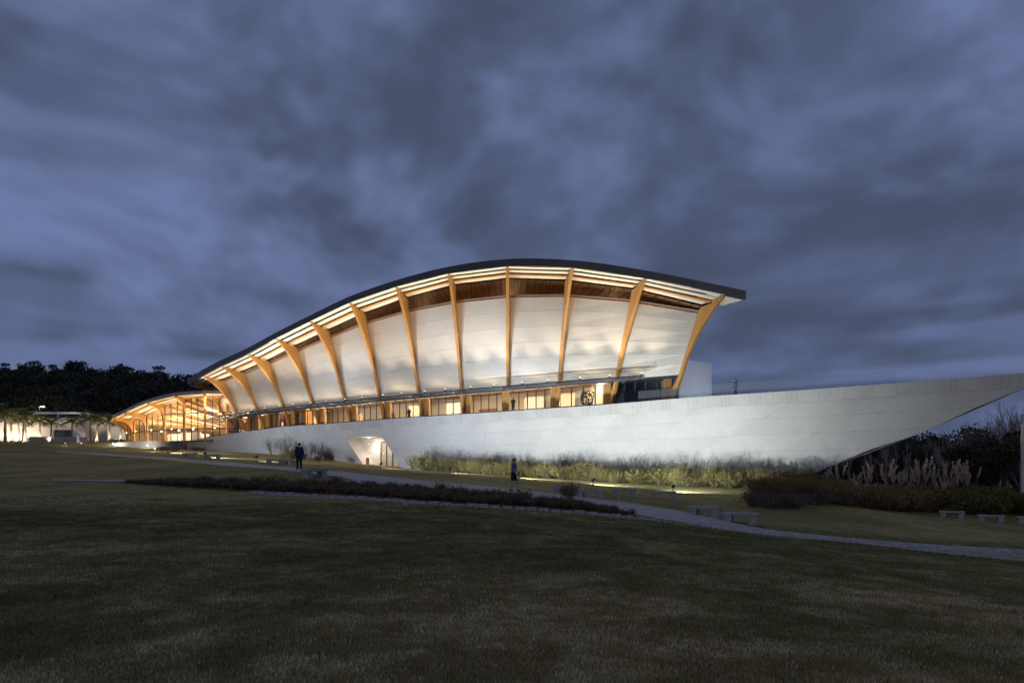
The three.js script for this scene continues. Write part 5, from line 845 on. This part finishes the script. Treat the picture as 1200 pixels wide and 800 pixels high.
// ---------------------------------------------------------------- palms, buildings, wall, sculpture and lamp on the far left
{
  const r = rngOf(61), frond = (seed) => {
    const q = rngOf(seed), B = new GB(), n = 12, pts = []; for (let k = 0; k <= n; k++) { const t = k / n; pts.push(V(0, 0.95 * t - 1.75 * t * t, 2.3 * t - 0.35 * t * t)); }
    for (let k = 0; k < n; k++) { B.stick(pts[k], pts[k + 1], 0.03 * (1 - k / n) + 0.008, 0.03 * (1 - (k + 1) / n) + 0.006, 3, [0.12, 0.12, 0.05]); for (const sd of [-1, 1]) for (let m = 0; m < 3; m++) { const p = pts[k].clone().lerp(pts[k + 1], m / 3), l = 0.75 * Math.sin(Math.PI * clamp((k + m / 3) / n * 0.86 + 0.1, 0, 1)); B.leaf(p, V(sd * 0.85, -0.45 - 0.3 * q(), 0.5).normalize().multiplyScalar(l), 0.05, pickCol([[0.075, 0.10, 0.03], [0.055, 0.08, 0.028], [0.10, 0.11, 0.04]], q), q); } }
    return B.geo();
  };
  const fr = [frond(800), frond(801), frond(802)];
  const palm = () => { const o = new THREE.Group(), H = 4.5, tg = new THREE.CylinderGeometry(0.15, 0.24, H + 0.4, 12, 14).translate(0, H / 2 - 0.2, 0), q = tg.attributes.position; for (let k = 0; k < q.count; k++) { const b = 1 + 0.05 * Math.sin(q.getY(k) * 22); q.setX(k, q.getX(k) * b); q.setZ(k, q.getZ(k) * b); } tg.computeVertexNormals(); part(o, 'trunk', boxUV(tg), M.palmBark || (M.palmBark = std({ roughness: 0.95, map: tex(64, (u, v) => { const k = 0.22 + 0.1 * (fbm(u * 8, v * 16, 1, 3, 8) - 0.5); return [k * 1.05, k * 0.95, k * 0.8]; }, 1) })));
    const c = new THREE.Group(); c.name = 'crown'; c.position.set(0, H, 0); c.scale.setScalar(1.25); o.add(c); for (let k = 0; k < 18; k++) { const f = part(c, 'frond', fr[k % 3], M.leaf); f.rotation.order = 'YXZ'; f.rotation.y = k * 2.4; f.rotation.x = k < 6 ? -0.95 + 0.05 * k : k < 12 ? -0.45 : 0.1; f.scale.setScalar(0.9 + 0.25 * hash3(k, 1, 1)); } return o; };
  const pv = palm();
  const spots = [[-4, 519.5, 128, 1.12, 0], [5.5, 520.3, 122, 1.15, 0], [12.5, 519.3, 125, 1.05, 10], [21, 519.3, 126, 0.9, 10], [29, 520, 121, 1.0, 12], [46, 516.5, 128, 0.86, 7], [59.5, 516.5, 127.5, 0.82, 6], [84, 516, 129, 0.85, 0], [105.5, 518, 132, 0.95, 0], [113.5, 519.5, 127, 1.0, 5], [128, 517, 140, 0.9, 4], [141, 517, 143, 0.85, 3], [27, 517, 129, 1.05, 0]];
  spots.forEach(([px, py, D, s, cd], k) => {
    const x = (px - 600) / 800 * D, p = onG(x, -D), o = plant(pv, 'palm_tree', p, r() * 6.28, s, cd > 4 ? 'palm tree with its trunk lit from below before the white wall' : 'unlit palm tree standing among the lit palms by the white building', 'palm', cd > 4 ? 'lit palms' : 'unlit palms');
    if (cd) { const l = p.clone().add(V(0.1, 0.0, 0.75)), t = thing('palm_uplight', 'small ground spotlight shining up a palm trunk', 'lamp', l, 0, 'palm spotlights'); part(t, 'housing', new THREE.CylinderGeometry(0.09, 0.09, 0.22, 12).translate(0, 0.08, 0), M.black); part(t, 'lens_lamp', new THREE.CylinderGeometry(0.075, 0.075, 0.03, 12).translate(0, 0.2, 0), glow(1, 0.86, 0.62, 12)); lamp.spot(scene, l.clone().add(V(0, 0.26, 0)), p.clone().add(V(0, 4.5, -0.6)), 0xffdfb0, cd * 14, 1.15, 1, 3); }
  });
  for (const [px, cd] of [[-8, 60], [8, 60], [25, 50], [45, 14], [110, 24], [135, 20]]) { const D = px > 90 ? 149 : 131.2, p = onG((px - 600) / 800 * D, -D), t = thing('wall_washer', 'low lamp at the foot of the white walls behind the palms', 'lamp', p, 0, 'wall washers'); part(t, 'housing', box(0.5, 0.16, 0.2, 0, 0.08, 0), M.black); part(t, 'lens_lamp', box(0.44, 0.03, 0.14, 0, 0.175, 0), glow(1, 0.86, 0.66, 4)); lamp.spot(scene, p.clone().add(V(0, 0.3, 0)), p.clone().add(V(0, 3, -2.6)), 0xffe0bd, cd, 1.2, 1, 4); }
  // the white house: long wall, raised roof room with a band of glass, dark garage door
  const Zb = 134, X = (px, D = Zb) => (px - 600) / 800 * D, Y = (py, D = Zb) => EY + (HZ - py) / 800 * D, gy = Math.min(G(X(20), -Zb), G(X(100), -Zb)) - 0.4;
  const house = thing('white_house', 'low white modern house behind the palms with a raised glazed roof room', 'building', [X(50), gy, -Zb - 4]);
  const wb = (name, x0, x1, y0, y1, z0, z1, m, par = house) => wpart(par, name, new GB().box(x0, x1, y0, y1, z0, z1).geo(), m);
  wb('wall', X(-30), X(61.8), gy, Y(491), -Zb - 10, -Zb, M.whiteWall); wb('wall', X(83.5), X(90), gy, Y(491), -Zb - 10, -Zb, M.whiteWall); wb('wall', X(61.8), X(83.5), Y(503.5), Y(491), -Zb - 10, -Zb + 0.003, M.whiteWall); wb('back_wall', X(61.8), X(83.5), gy, Y(503.5), -Zb - 10, -Zb - 5, M.whiteWall);
  for (let k = 0; k < 6; k++) { const a = mix(X(61.8), X(83.5), k / 6) + 0.02, b = mix(X(61.8), X(83.5), (k + 1) / 6) - 0.02; wb('garage_door_panel', a, b, gy, Y(503.5) - 0.02, -Zb - 0.6, -Zb - 0.5, M.steelBlue); }
  wb('parapet', X(-30), X(92), Y(491) + 0.002, Y(489.6), -Zb - 10.1, -Zb + 0.12, M.whiteWall);
  const rr2 = wb('roof_room', X(34), X(89), Y(489.6) + 0.004, Y(484.5), -Zb - 9, -Zb - 2, M.steelBlue); wb('roof_slab', X(33), X(90), Y(484.5) + 0.002, Y(482), -Zb - 9.6, -Zb - 1.2, M.whiteWall);
  for (const px of [34, 60, 87]) wb('post', X(px), X(px + 1.6), Y(489.6) + 0.004, Y(484.5), -Zb - 1.9, -Zb - 1.6, M.whiteWall, rr2);
  const annex = thing('white_annex', 'plain white wall of the annex between the house and the pavilion', 'building', [X(125, 152), gy, -152]);
  wb('wall', X(96, 152), X(158, 152), gy, Y(497, 152), -158, -152, M.whiteWall, annex); wb('coping', X(95.5, 152), X(158.5, 152), Y(497, 152) + 0.002, Y(496.2, 152), -158.1, -151.9, M.concreteCap, annex); wb('doorway', X(98, 152), X(112, 152), gy, Y(505, 152), -151.98, -151.9, M.steelBlue, annex);
  // dry stone wall before the house: courses of single stones
  const sw = thing('stone_wall', 'low grey stone wall along the lawn before the white house', 'wall', onG(X(62, 127), -127)), sg = [0, 1, 2].map(k => { const g = new THREE.BoxGeometry(0.72 - 0.06 * k, 0.28, 0.4, 2, 1, 1), q = g.attributes.position; for (let m = 0; m < q.count; m++) q.setXYZ(m, q.getX(m) + 0.05 * (hash3(Math.round(q.getX(m) * 30), Math.round(q.getY(m) * 30), k) - 0.5), q.getY(m) + 0.03 * (hash3(Math.round(q.getX(m) * 30), 5, Math.round(q.getZ(m) * 30) + k) - 0.5), q.getZ(m)); g.computeVertexNormals(); return boxUV(g); });
  for (let row = 0; row < 4; row++) for (let k = 0; k < 15; k++) { const x = X(32, 127) + 0.35 + k * 0.74 + (row % 2) * 0.35, gyy = G(x, -127); const s = part(sw, 'stone', sg[(k + row) % 3], M.stone); s.position.set(x, gyy + 0.06 + row * 0.27, -127 + 0.04 * (hash3(k, row, 1) - 0.5)).sub(sw.position); }
  // folded white sheet sculpture
  const sp = P(92, 519, 124), base = onG(sp.x, sp.z), sc = thing('folded_sculpture', 'white folded triangular sheet sculpture on a post near the palms', 'sculpture', base), q = (px, py, dz) => P(px, py, 124 + dz), sh = (a, b, c) => new GB().hexa([a, b, c], [a, b, c].map(p => p.clone().add(V(0.02, 0.02, -0.12)))).geo();
  wpart(sc, 'upper_sheet', sh(q(84.5, 502, 0), q(97, 512.5, -1.2), q(100, 508.5, 1.6)), M.whiteWall); wpart(sc, 'lower_sheet', sh(q(84.5, 502.2, 0.3), q(93, 510, 1.0), q(97, 512.8, -1.0)), M.whiteWall); wpart(sc, 'support', sh(q(89.5, 508, 0.4), q(88.8, 518.5, 0.3), q(93, 518, 0.6)), M.whiteWall);
  wpart(sc, 'post', new GB().bar(q(91, 509, 0.6), q(91, 519.5, 0.6), 0.16, 0.16, V(0, 0, 1)).geo(), M.whiteWall);
  const sl = hit(95, 521, 60), st = thing('sculpture_lamp', 'small ground lamp lighting the folded white sculpture', 'lamp', sl); part(st, 'housing', new THREE.CylinderGeometry(0.1, 0.1, 0.25, 12).translate(0, 0.1, 0), M.black); part(st, 'lens_lamp', new THREE.CylinderGeometry(0.08, 0.08, 0.03, 12).translate(0, 0.235, 0), glow(1, 0.95, 0.85, 12)); lamp.spot(scene, sl.clone().add(V(0, 0.32, 0)), base.clone().add(V(0, 1.8, 0)), 0xffffff, 22, 0.7, 0.8, 3);
  // street lamp against the wood
  const lp = onG(X(45.5, 160), -160), lt = thing('street_lamp', 'tall street lamp lit against the dark wood above the white house', 'street lamp', lp), hh = Y(475.5, 160) - lp.y;
  part(lt, 'pole', new THREE.CylinderGeometry(0.06, 0.11, hh, 10).translate(0, hh / 2, 0), M.darkSteel); part(lt, 'arm', box(0.9, 0.08, 0.1, 0.4, hh - 0.05, 0), M.darkSteel); part(lt, 'lamp_head', box(0.7, 0.14, 0.34, 0.75, hh - 0.02, 0), M.darkSteel); part(lt, 'lamp_lens', box(0.62, 0.14, 0.3, 0.75, hh - 0.17, 0), glow(1, 0.95, 0.85, 20)); lamp.point(scene, lp.clone().add(V(0.75, hh - 0.32, 0)), 0xfff0d8, 40, 5);
}
console.log('left side done');

// ---------------------------------------------------------------- people: bodies meshed from a smooth distance field over a posed skeleton
function surfaceNets(sdf, lo, hi, c) {
  const nx = Math.ceil((hi.x - lo.x) / c) + 1, ny = Math.ceil((hi.y - lo.y) / c) + 1, nz = Math.ceil((hi.z - lo.z) / c) + 1, f = new Float32Array(nx * ny * nz), id = (i, j, k) => (i * ny + j) * nz + k;
  for (let i = 0; i < nx; i++) for (let j = 0; j < ny; j++) for (let k = 0; k < nz; k++) f[id(i, j, k)] = sdf(lo.x + i * c, lo.y + j * c, lo.z + k * c);
  const vi = new Int32Array(nx * ny * nz).fill(-1), pos = [], idx = [];
  for (let i = 0; i < nx - 1; i++) for (let j = 0; j < ny - 1; j++) for (let k = 0; k < nz - 1; k++) {
    let m = 0, sx = 0, sy = 0, sz = 0; const v = [];
    for (let q = 0; q < 8; q++) v.push(f[id(i + (q & 1), j + ((q >> 1) & 1), k + (q >> 2))]);
    for (let a = 0; a < 8; a++) for (const b of [a | 1, a | 2, a | 4]) if (b !== a && (v[a] < 0) !== (v[b] < 0)) { const t = v[a] / (v[a] - v[b]); sx += mix(a & 1, b & 1, t); sy += mix((a >> 1) & 1, (b >> 1) & 1, t); sz += mix(a >> 2, b >> 2, t); m++; }
    if (m) { vi[id(i, j, k)] = pos.length / 3; pos.push(lo.x + (i + sx / m) * c, lo.y + (j + sy / m) * c, lo.z + (k + sz / m) * c); }
  }
  const quad = (a, b, d, e, flip) => { if (a < 0 || b < 0 || d < 0 || e < 0) return; if (flip) idx.push(a, d, b, a, e, d); else idx.push(a, b, d, a, d, e); };
  for (let i = 1; i < nx - 1; i++) for (let j = 1; j < ny - 1; j++) for (let k = 1; k < nz - 1; k++) {
    const s = f[id(i, j, k)] < 0;
    if (s !== f[id(i + 1, j, k)] < 0) quad(vi[id(i, j - 1, k - 1)], vi[id(i, j, k - 1)], vi[id(i, j, k)], vi[id(i, j - 1, k)], !s);
    if (s !== f[id(i, j + 1, k)] < 0) quad(vi[id(i - 1, j, k - 1)], vi[id(i - 1, j, k)], vi[id(i, j, k)], vi[id(i, j, k - 1)], !s);
    if (s !== f[id(i, j, k + 1)] < 0) quad(vi[id(i - 1, j - 1, k)], vi[id(i, j - 1, k)], vi[id(i, j, k)], vi[id(i - 1, j, k)], !s);
  }
  const g = new THREE.BufferGeometry(); g.setAttribute('position', new THREE.Float32BufferAttribute(pos, 3)); g.setIndex(idx); g.computeVertexNormals(); return g;
}
const bone = (a, b, ra, rb) => { const ax = a[0], ay = a[1], az = a[2], dx = b[0] - ax, dy = b[1] - ay, dz = b[2] - az, l2 = dx * dx + dy * dy + dz * dz || 1e-9; return (x, y, z) => { const px = x - ax, py = y - ay, pz = z - az, t = clamp((px * dx + py * dy + pz * dz) / l2, 0, 1); return Math.hypot(px - dx * t, py - dy * t, pz - dz * t) - (ra + (rb - ra) * t); }; };
const blend = (list, k) => (x, y, z) => { let d = 1e3; for (const f of list) { const e = f(x, y, z), h = Math.max(k - Math.abs(d - e), 0) / k; d = Math.min(d, e) - h * h * k * 0.25; } return d; };
function person(label, p, turn, o) {
  const H = o.height || 1.72, c = o.cell || 0.02, stride = o.stride ?? 0.0, lean = o.lean ?? 0, w = H / 1.72;
  const root = thing('person', label, 'person', p, turn); const S = (a) => a.map(v => v * w);
  // skeleton, facing +z
  const J = { pel: [0, 0.93, 0], wai: [0, 1.08, 0.01], che: [0, 1.30, 0.015 + lean * 0.4], nec: [0, 1.46, 0.0 + lean * 0.7], hed: [0, 1.60, 0.035 + lean], };
  const leg = (s, f) => { const hip = [s * 0.095, 0.90, 0], kn = [s * 0.10, 0.50 + Math.abs(f) * 0.02, f * 0.26 + (f < 0 ? 0.02 : 0.03)], an = [s * 0.105, 0.09 + (f < 0 ? -f * 0.12 : 0), f * 0.46 - 0.02]; return { hip, kn, an, toe: [s * 0.125, an[1] - 0.055 - (f < 0 ? 0.02 : 0), an[2] + 0.16] }; };
  const L = leg(1, stride), R = leg(-1, -stride), arms = o.arms || [[[0.235, 1.14, -0.03 - stride * 0.3], [0.25, 0.90, 0.06 - stride * 0.5]], [[-0.235, 1.14, -0.03 + stride * 0.3], [-0.25, 0.90, 0.06 + stride * 0.5]]];
  const sh = [[0.175, 1.40, J.che[2]], [-0.175, 1.40, J.che[2]]], P3 = (a) => S(a), B = (a, b, ra, rb) => bone(P3(a), P3(b), ra * w, rb * w);
  const head = [B([0, 1.625, J.hed[2]], [0, 1.60, J.hed[2] + 0.005], 0.088, 0.085), B([0, 1.60, J.hed[2] + 0.02], [0, 1.535, J.hed[2] + 0.045], 0.07, 0.048), B([0, 1.602, J.hed[2] + 0.088], [0, 1.578, J.hed[2] + 0.108], 0.011, 0.016), B([0.083, 1.60, J.hed[2] - 0.005], [0.083, 1.57, J.hed[2]], 0.016, 0.012), B([-0.083, 1.60, J.hed[2] - 0.005], [-0.083, 1.57, J.hed[2]], 0.016, 0.012), B([0, 1.545, J.hed[2] + 0.082], [0, 1.543, J.hed[2] + 0.086], 0.018, 0.018), B(J.nec, [0, 1.56, J.hed[2] - 0.01], 0.056, 0.052)];
  const eyes = [B([0.032, 1.612, J.hed[2] + 0.086], [0.032, 1.612, J.hed[2] + 0.087], 0.013, 0.013), B([-0.032, 1.612, J.hed[2] + 0.086], [-0.032, 1.612, J.hed[2] + 0.087], 0.013, 0.013)];
  const torso = (e) => [B([0.06, 0.95, 0], [0.055, 1.10, 0.01], 0.115 + e, 0.10 + e), B([-0.06, 0.95, 0], [-0.055, 1.10, 0.01], 0.115 + e, 0.10 + e), B([0.055, 1.10, 0.01], [0.085, 1.30, J.che[2]], 0.10 + e, 0.105 + e), B([-0.055, 1.10, 0.01], [-0.085, 1.30, J.che[2]], 0.10 + e, 0.105 + e), B([-0.13, 1.40, J.che[2] - 0.01], [0.13, 1.40, J.che[2] - 0.01], 0.06 + e, 0.06 + e)];
  const armB = (e, cut = 1) => [0, 1].flatMap(k => [B(sh[k], arms[k][0], 0.052 + e, 0.04 + e), ...(cut ? [B(arms[k][0], arms[k][1], 0.04 + e, 0.028 + e)] : [])]);
  const legB = (e, bot) => [L, R].flatMap(g => [B(g.hip, g.kn, 0.085 + e, 0.058 + e), ...(bot ? [B(g.kn, g.an, 0.056 + e, 0.038 + e)] : [])]);
  const hands = [0, 1].map(k => { const wr = arms[k][1], el = arms[k][0], d = V(wr[0] - el[0], wr[1] - el[1], wr[2] - el[2]).normalize(), side = V(0, 0, 1).addScaledVector(d, -d.z).normalize(), s = k ? -1 : 1, at = (l, a, n) => { const q = V(...wr).addScaledVector(d, l).addScaledVector(side, a).addScaledVector(V(-s, 0, 0), n); return [q.x, q.y, q.z]; }; const o2 = [B(at(-0.01, 0, 0), at(0.075, 0.012, 0), 0.026, 0.028), B(at(0.06, -0.018, 0), at(0.075, -0.02, 0), 0.02, 0.018)]; [[0.032, 0.165], [0.012, 0.178], [-0.008, 0.168], [-0.026, 0.148]].forEach(([a, l]) => { o2.push(B(at(0.08, a, 0), at(mix(0.08, l, 0.55), a, 0.006), 0.0095, 0.0088), B(at(mix(0.08, l, 0.55), a, 0.006), at(l, a, 0.022), 0.0088, 0.0075)); }); o2.push(B(at(0.02, 0.022, 0), at(0.065, 0.055, 0.006), 0.013, 0.010), B(at(0.065, 0.055, 0.006), at(0.10, 0.058, 0.016), 0.010, 0.008)); return o2; });
  const skin = o.skin || std({ color: lin(0.42, 0.26, 0.18), roughness: 0.6 });
  const mesh = (name, list, k, lo, hi, m, cell = c, cut) => { const f = blend(list, k * w); const g = surfaceNets(cut ? (x, y, z) => Math.max(f(x, y, z), cut(x / w, y / w, z / w)) : f, V(...S(lo)), V(...S(hi)), cell); return m ? part(root, name, g, m) : g; };
  const bodyG = [mesh('', [...torso(-0.01), ...armB(0), ...legB(0, 1), ...head.slice(6), B(L.an, L.toe, 0.036, 0.03), B(R.an, R.toe, 0.036, 0.03)], 0.05, [-0.5, -0.05, -0.6], [0.5, 1.58, 0.6], null), mesh('', [...head, ...eyes], 0.03, [-0.14, 1.42, J.hed[2] - 0.16], [0.14, 1.76, J.hed[2] + 0.17], null, c < 0.02 ? 0.008 : 0.013)];
  for (const k of [0, 1]) { const a = arms[k][1]; bodyG.push(mesh('', hands[k], 0.008, [a[0] - 0.14, a[1] - 0.24, a[2] - 0.22], [a[0] + 0.14, a[1] + 0.22, a[2] + 0.24], null, c < 0.02 ? 0.007 : 0.011)); }
  part(root, 'body', mergeGeometries(bodyG), skin);
  const cloth = (col) => std({ color: lin(...col), roughness: 0.9 });
  const yTop = 1.455, long = o.longSleeves ?? true, hem = o.hem ?? 0.88;
  mesh('shirt', [...torso(0.012), ...armB(0.014, long)], 0.06, [-0.5, hem - 0.1, -0.55], [0.5, 1.55, 0.55], cloth(o.top), c, (x, y, z) => Math.max(hem - y - (Math.abs(x) > 0.2 ? 0.5 : 0), y - yTop - (Math.hypot(x, z - J.che[2]) > 0.09 ? 0.2 : 0)));
  const short = o.shorts; mesh(o.skirt ? 'skirt' : 'trousers', o.skirt ? [...torso(0.014).slice(0, 2), B([0, 0.95, 0], [0, 0.5, 0.02], 0.15, 0.22)] : [...torso(0.01).slice(0, 2), ...legB(0.018, !short)], 0.05, [-0.4, 0.0, -0.65], [0.4, 1.06, 0.65], cloth(o.bottom), c, (x, y, z) => Math.max(y - 1.0, (short ? 0.55 : o.skirt ? 0.5 : 0.08) - y));
  mesh('shoes', [L, R].flatMap(g => [B([g.an[0], g.an[1] - 0.03, g.an[2] - 0.02], g.toe, 0.046, 0.04)]), 0.02, [-0.3, -0.06, -0.7], [0.3, 0.34, 0.75], cloth([0.02, 0.02, 0.025]), c);
  const hz = J.hed[2]; mesh('hair', [B([0, 1.632, hz - 0.008], [0, 1.61, hz - 0.02], 0.1, 0.096), ...(o.longHair ? [B([0, 1.6, hz - 0.05], [0, 1.40, hz - 0.07], 0.075, 0.06)] : [])], 0.03, [-0.16, 1.28, hz - 0.2], [0.16, 1.78, hz + 0.14], cloth(o.hair || [0.02, 0.015, 0.012]), Math.min(c, 0.012), (x, y, z) => (z - hz) - 0.045 + Math.max(0, 1.66 - y) * 0.75 - (o.longHair ? 0 : 0) + (o.longHair ? 0 : Math.max(0, 1.56 - y) * 4));
  return root;
}
person('person in a blue shirt and black shorts walking on the path', hit(602, 575.5, 24), 1.25, { height: 1.76, cell: 0.019, stride: 0.32, top: [0.07, 0.11, 0.26], bottom: [0.012, 0.012, 0.014], shorts: true, longSleeves: false, hem: 0.84 });
person('person in dark navy clothes standing on the far path', hit(350.5, 550.5, 30), -2.6, { height: 1.78, cell: 0.019, stride: 0.05, top: [0.018, 0.024, 0.055], bottom: [0.012, 0.015, 0.03] });
const deckP = (s, inn) => { const p = hull(s, hullTop(s)).addScaledVector(HN, -inn); p.y = EY + hullTop(s) - 0.05; return p; };
person('person in a brown jacket walking on the open deck behind the glass balustrade', deckP(hullPx(851.5, 463).s + 0.4, 1.6), -1.7, { height: 1.75, cell: 0.028, stride: 0.2, top: [0.07, 0.045, 0.035], bottom: [0.04, 0.03, 0.03], lean: 0.03 });
person('person in black standing at the rail by the middle timber frame', deckP(hullPx(592, 482).s + 0.35, 1.1), 0.2, { height: 1.75, cell: 0.028, top: [0.01, 0.011, 0.016], bottom: [0.01, 0.011, 0.016], arms: [[[0.22, 1.16, 0.06], [0.06, 1.18, 0.22]], [[-0.22, 1.16, 0.06], [-0.06, 1.14, 0.22]]] });
{
  const inside = (i, r) => { const p = FB(i, r, 0), s = p.clone().sub(V(HO.x, 0, HO.z)).setY(0).dot(HU); p.y = EY + hullTop(clamp(s, S0, S1)) - 0.02; return p; };
  person('person in a dark knee length dress seen in silhouette behind the glazing', inside(6.62, -2.0), 0.6, { height: 1.7, cell: 0.03, top: [0.015, 0.016, 0.022], bottom: [0.015, 0.016, 0.022], skirt: true, longHair: true, arms: [[[0.22, 1.16, 0.05], [0.05, 1.25, 0.2]], [[-0.235, 1.14, -0.03], [-0.25, 0.9, 0.05]]] });
  person('person in a white top and red trousers inside the lit gallery', inside(7.98, -3.2), 1.4, { height: 1.68, cell: 0.03, top: [0.7, 0.68, 0.64], bottom: [0.35, 0.04, 0.03], stride: 0.12 });
}
console.log('people done');

renderer.render(scene, camera);
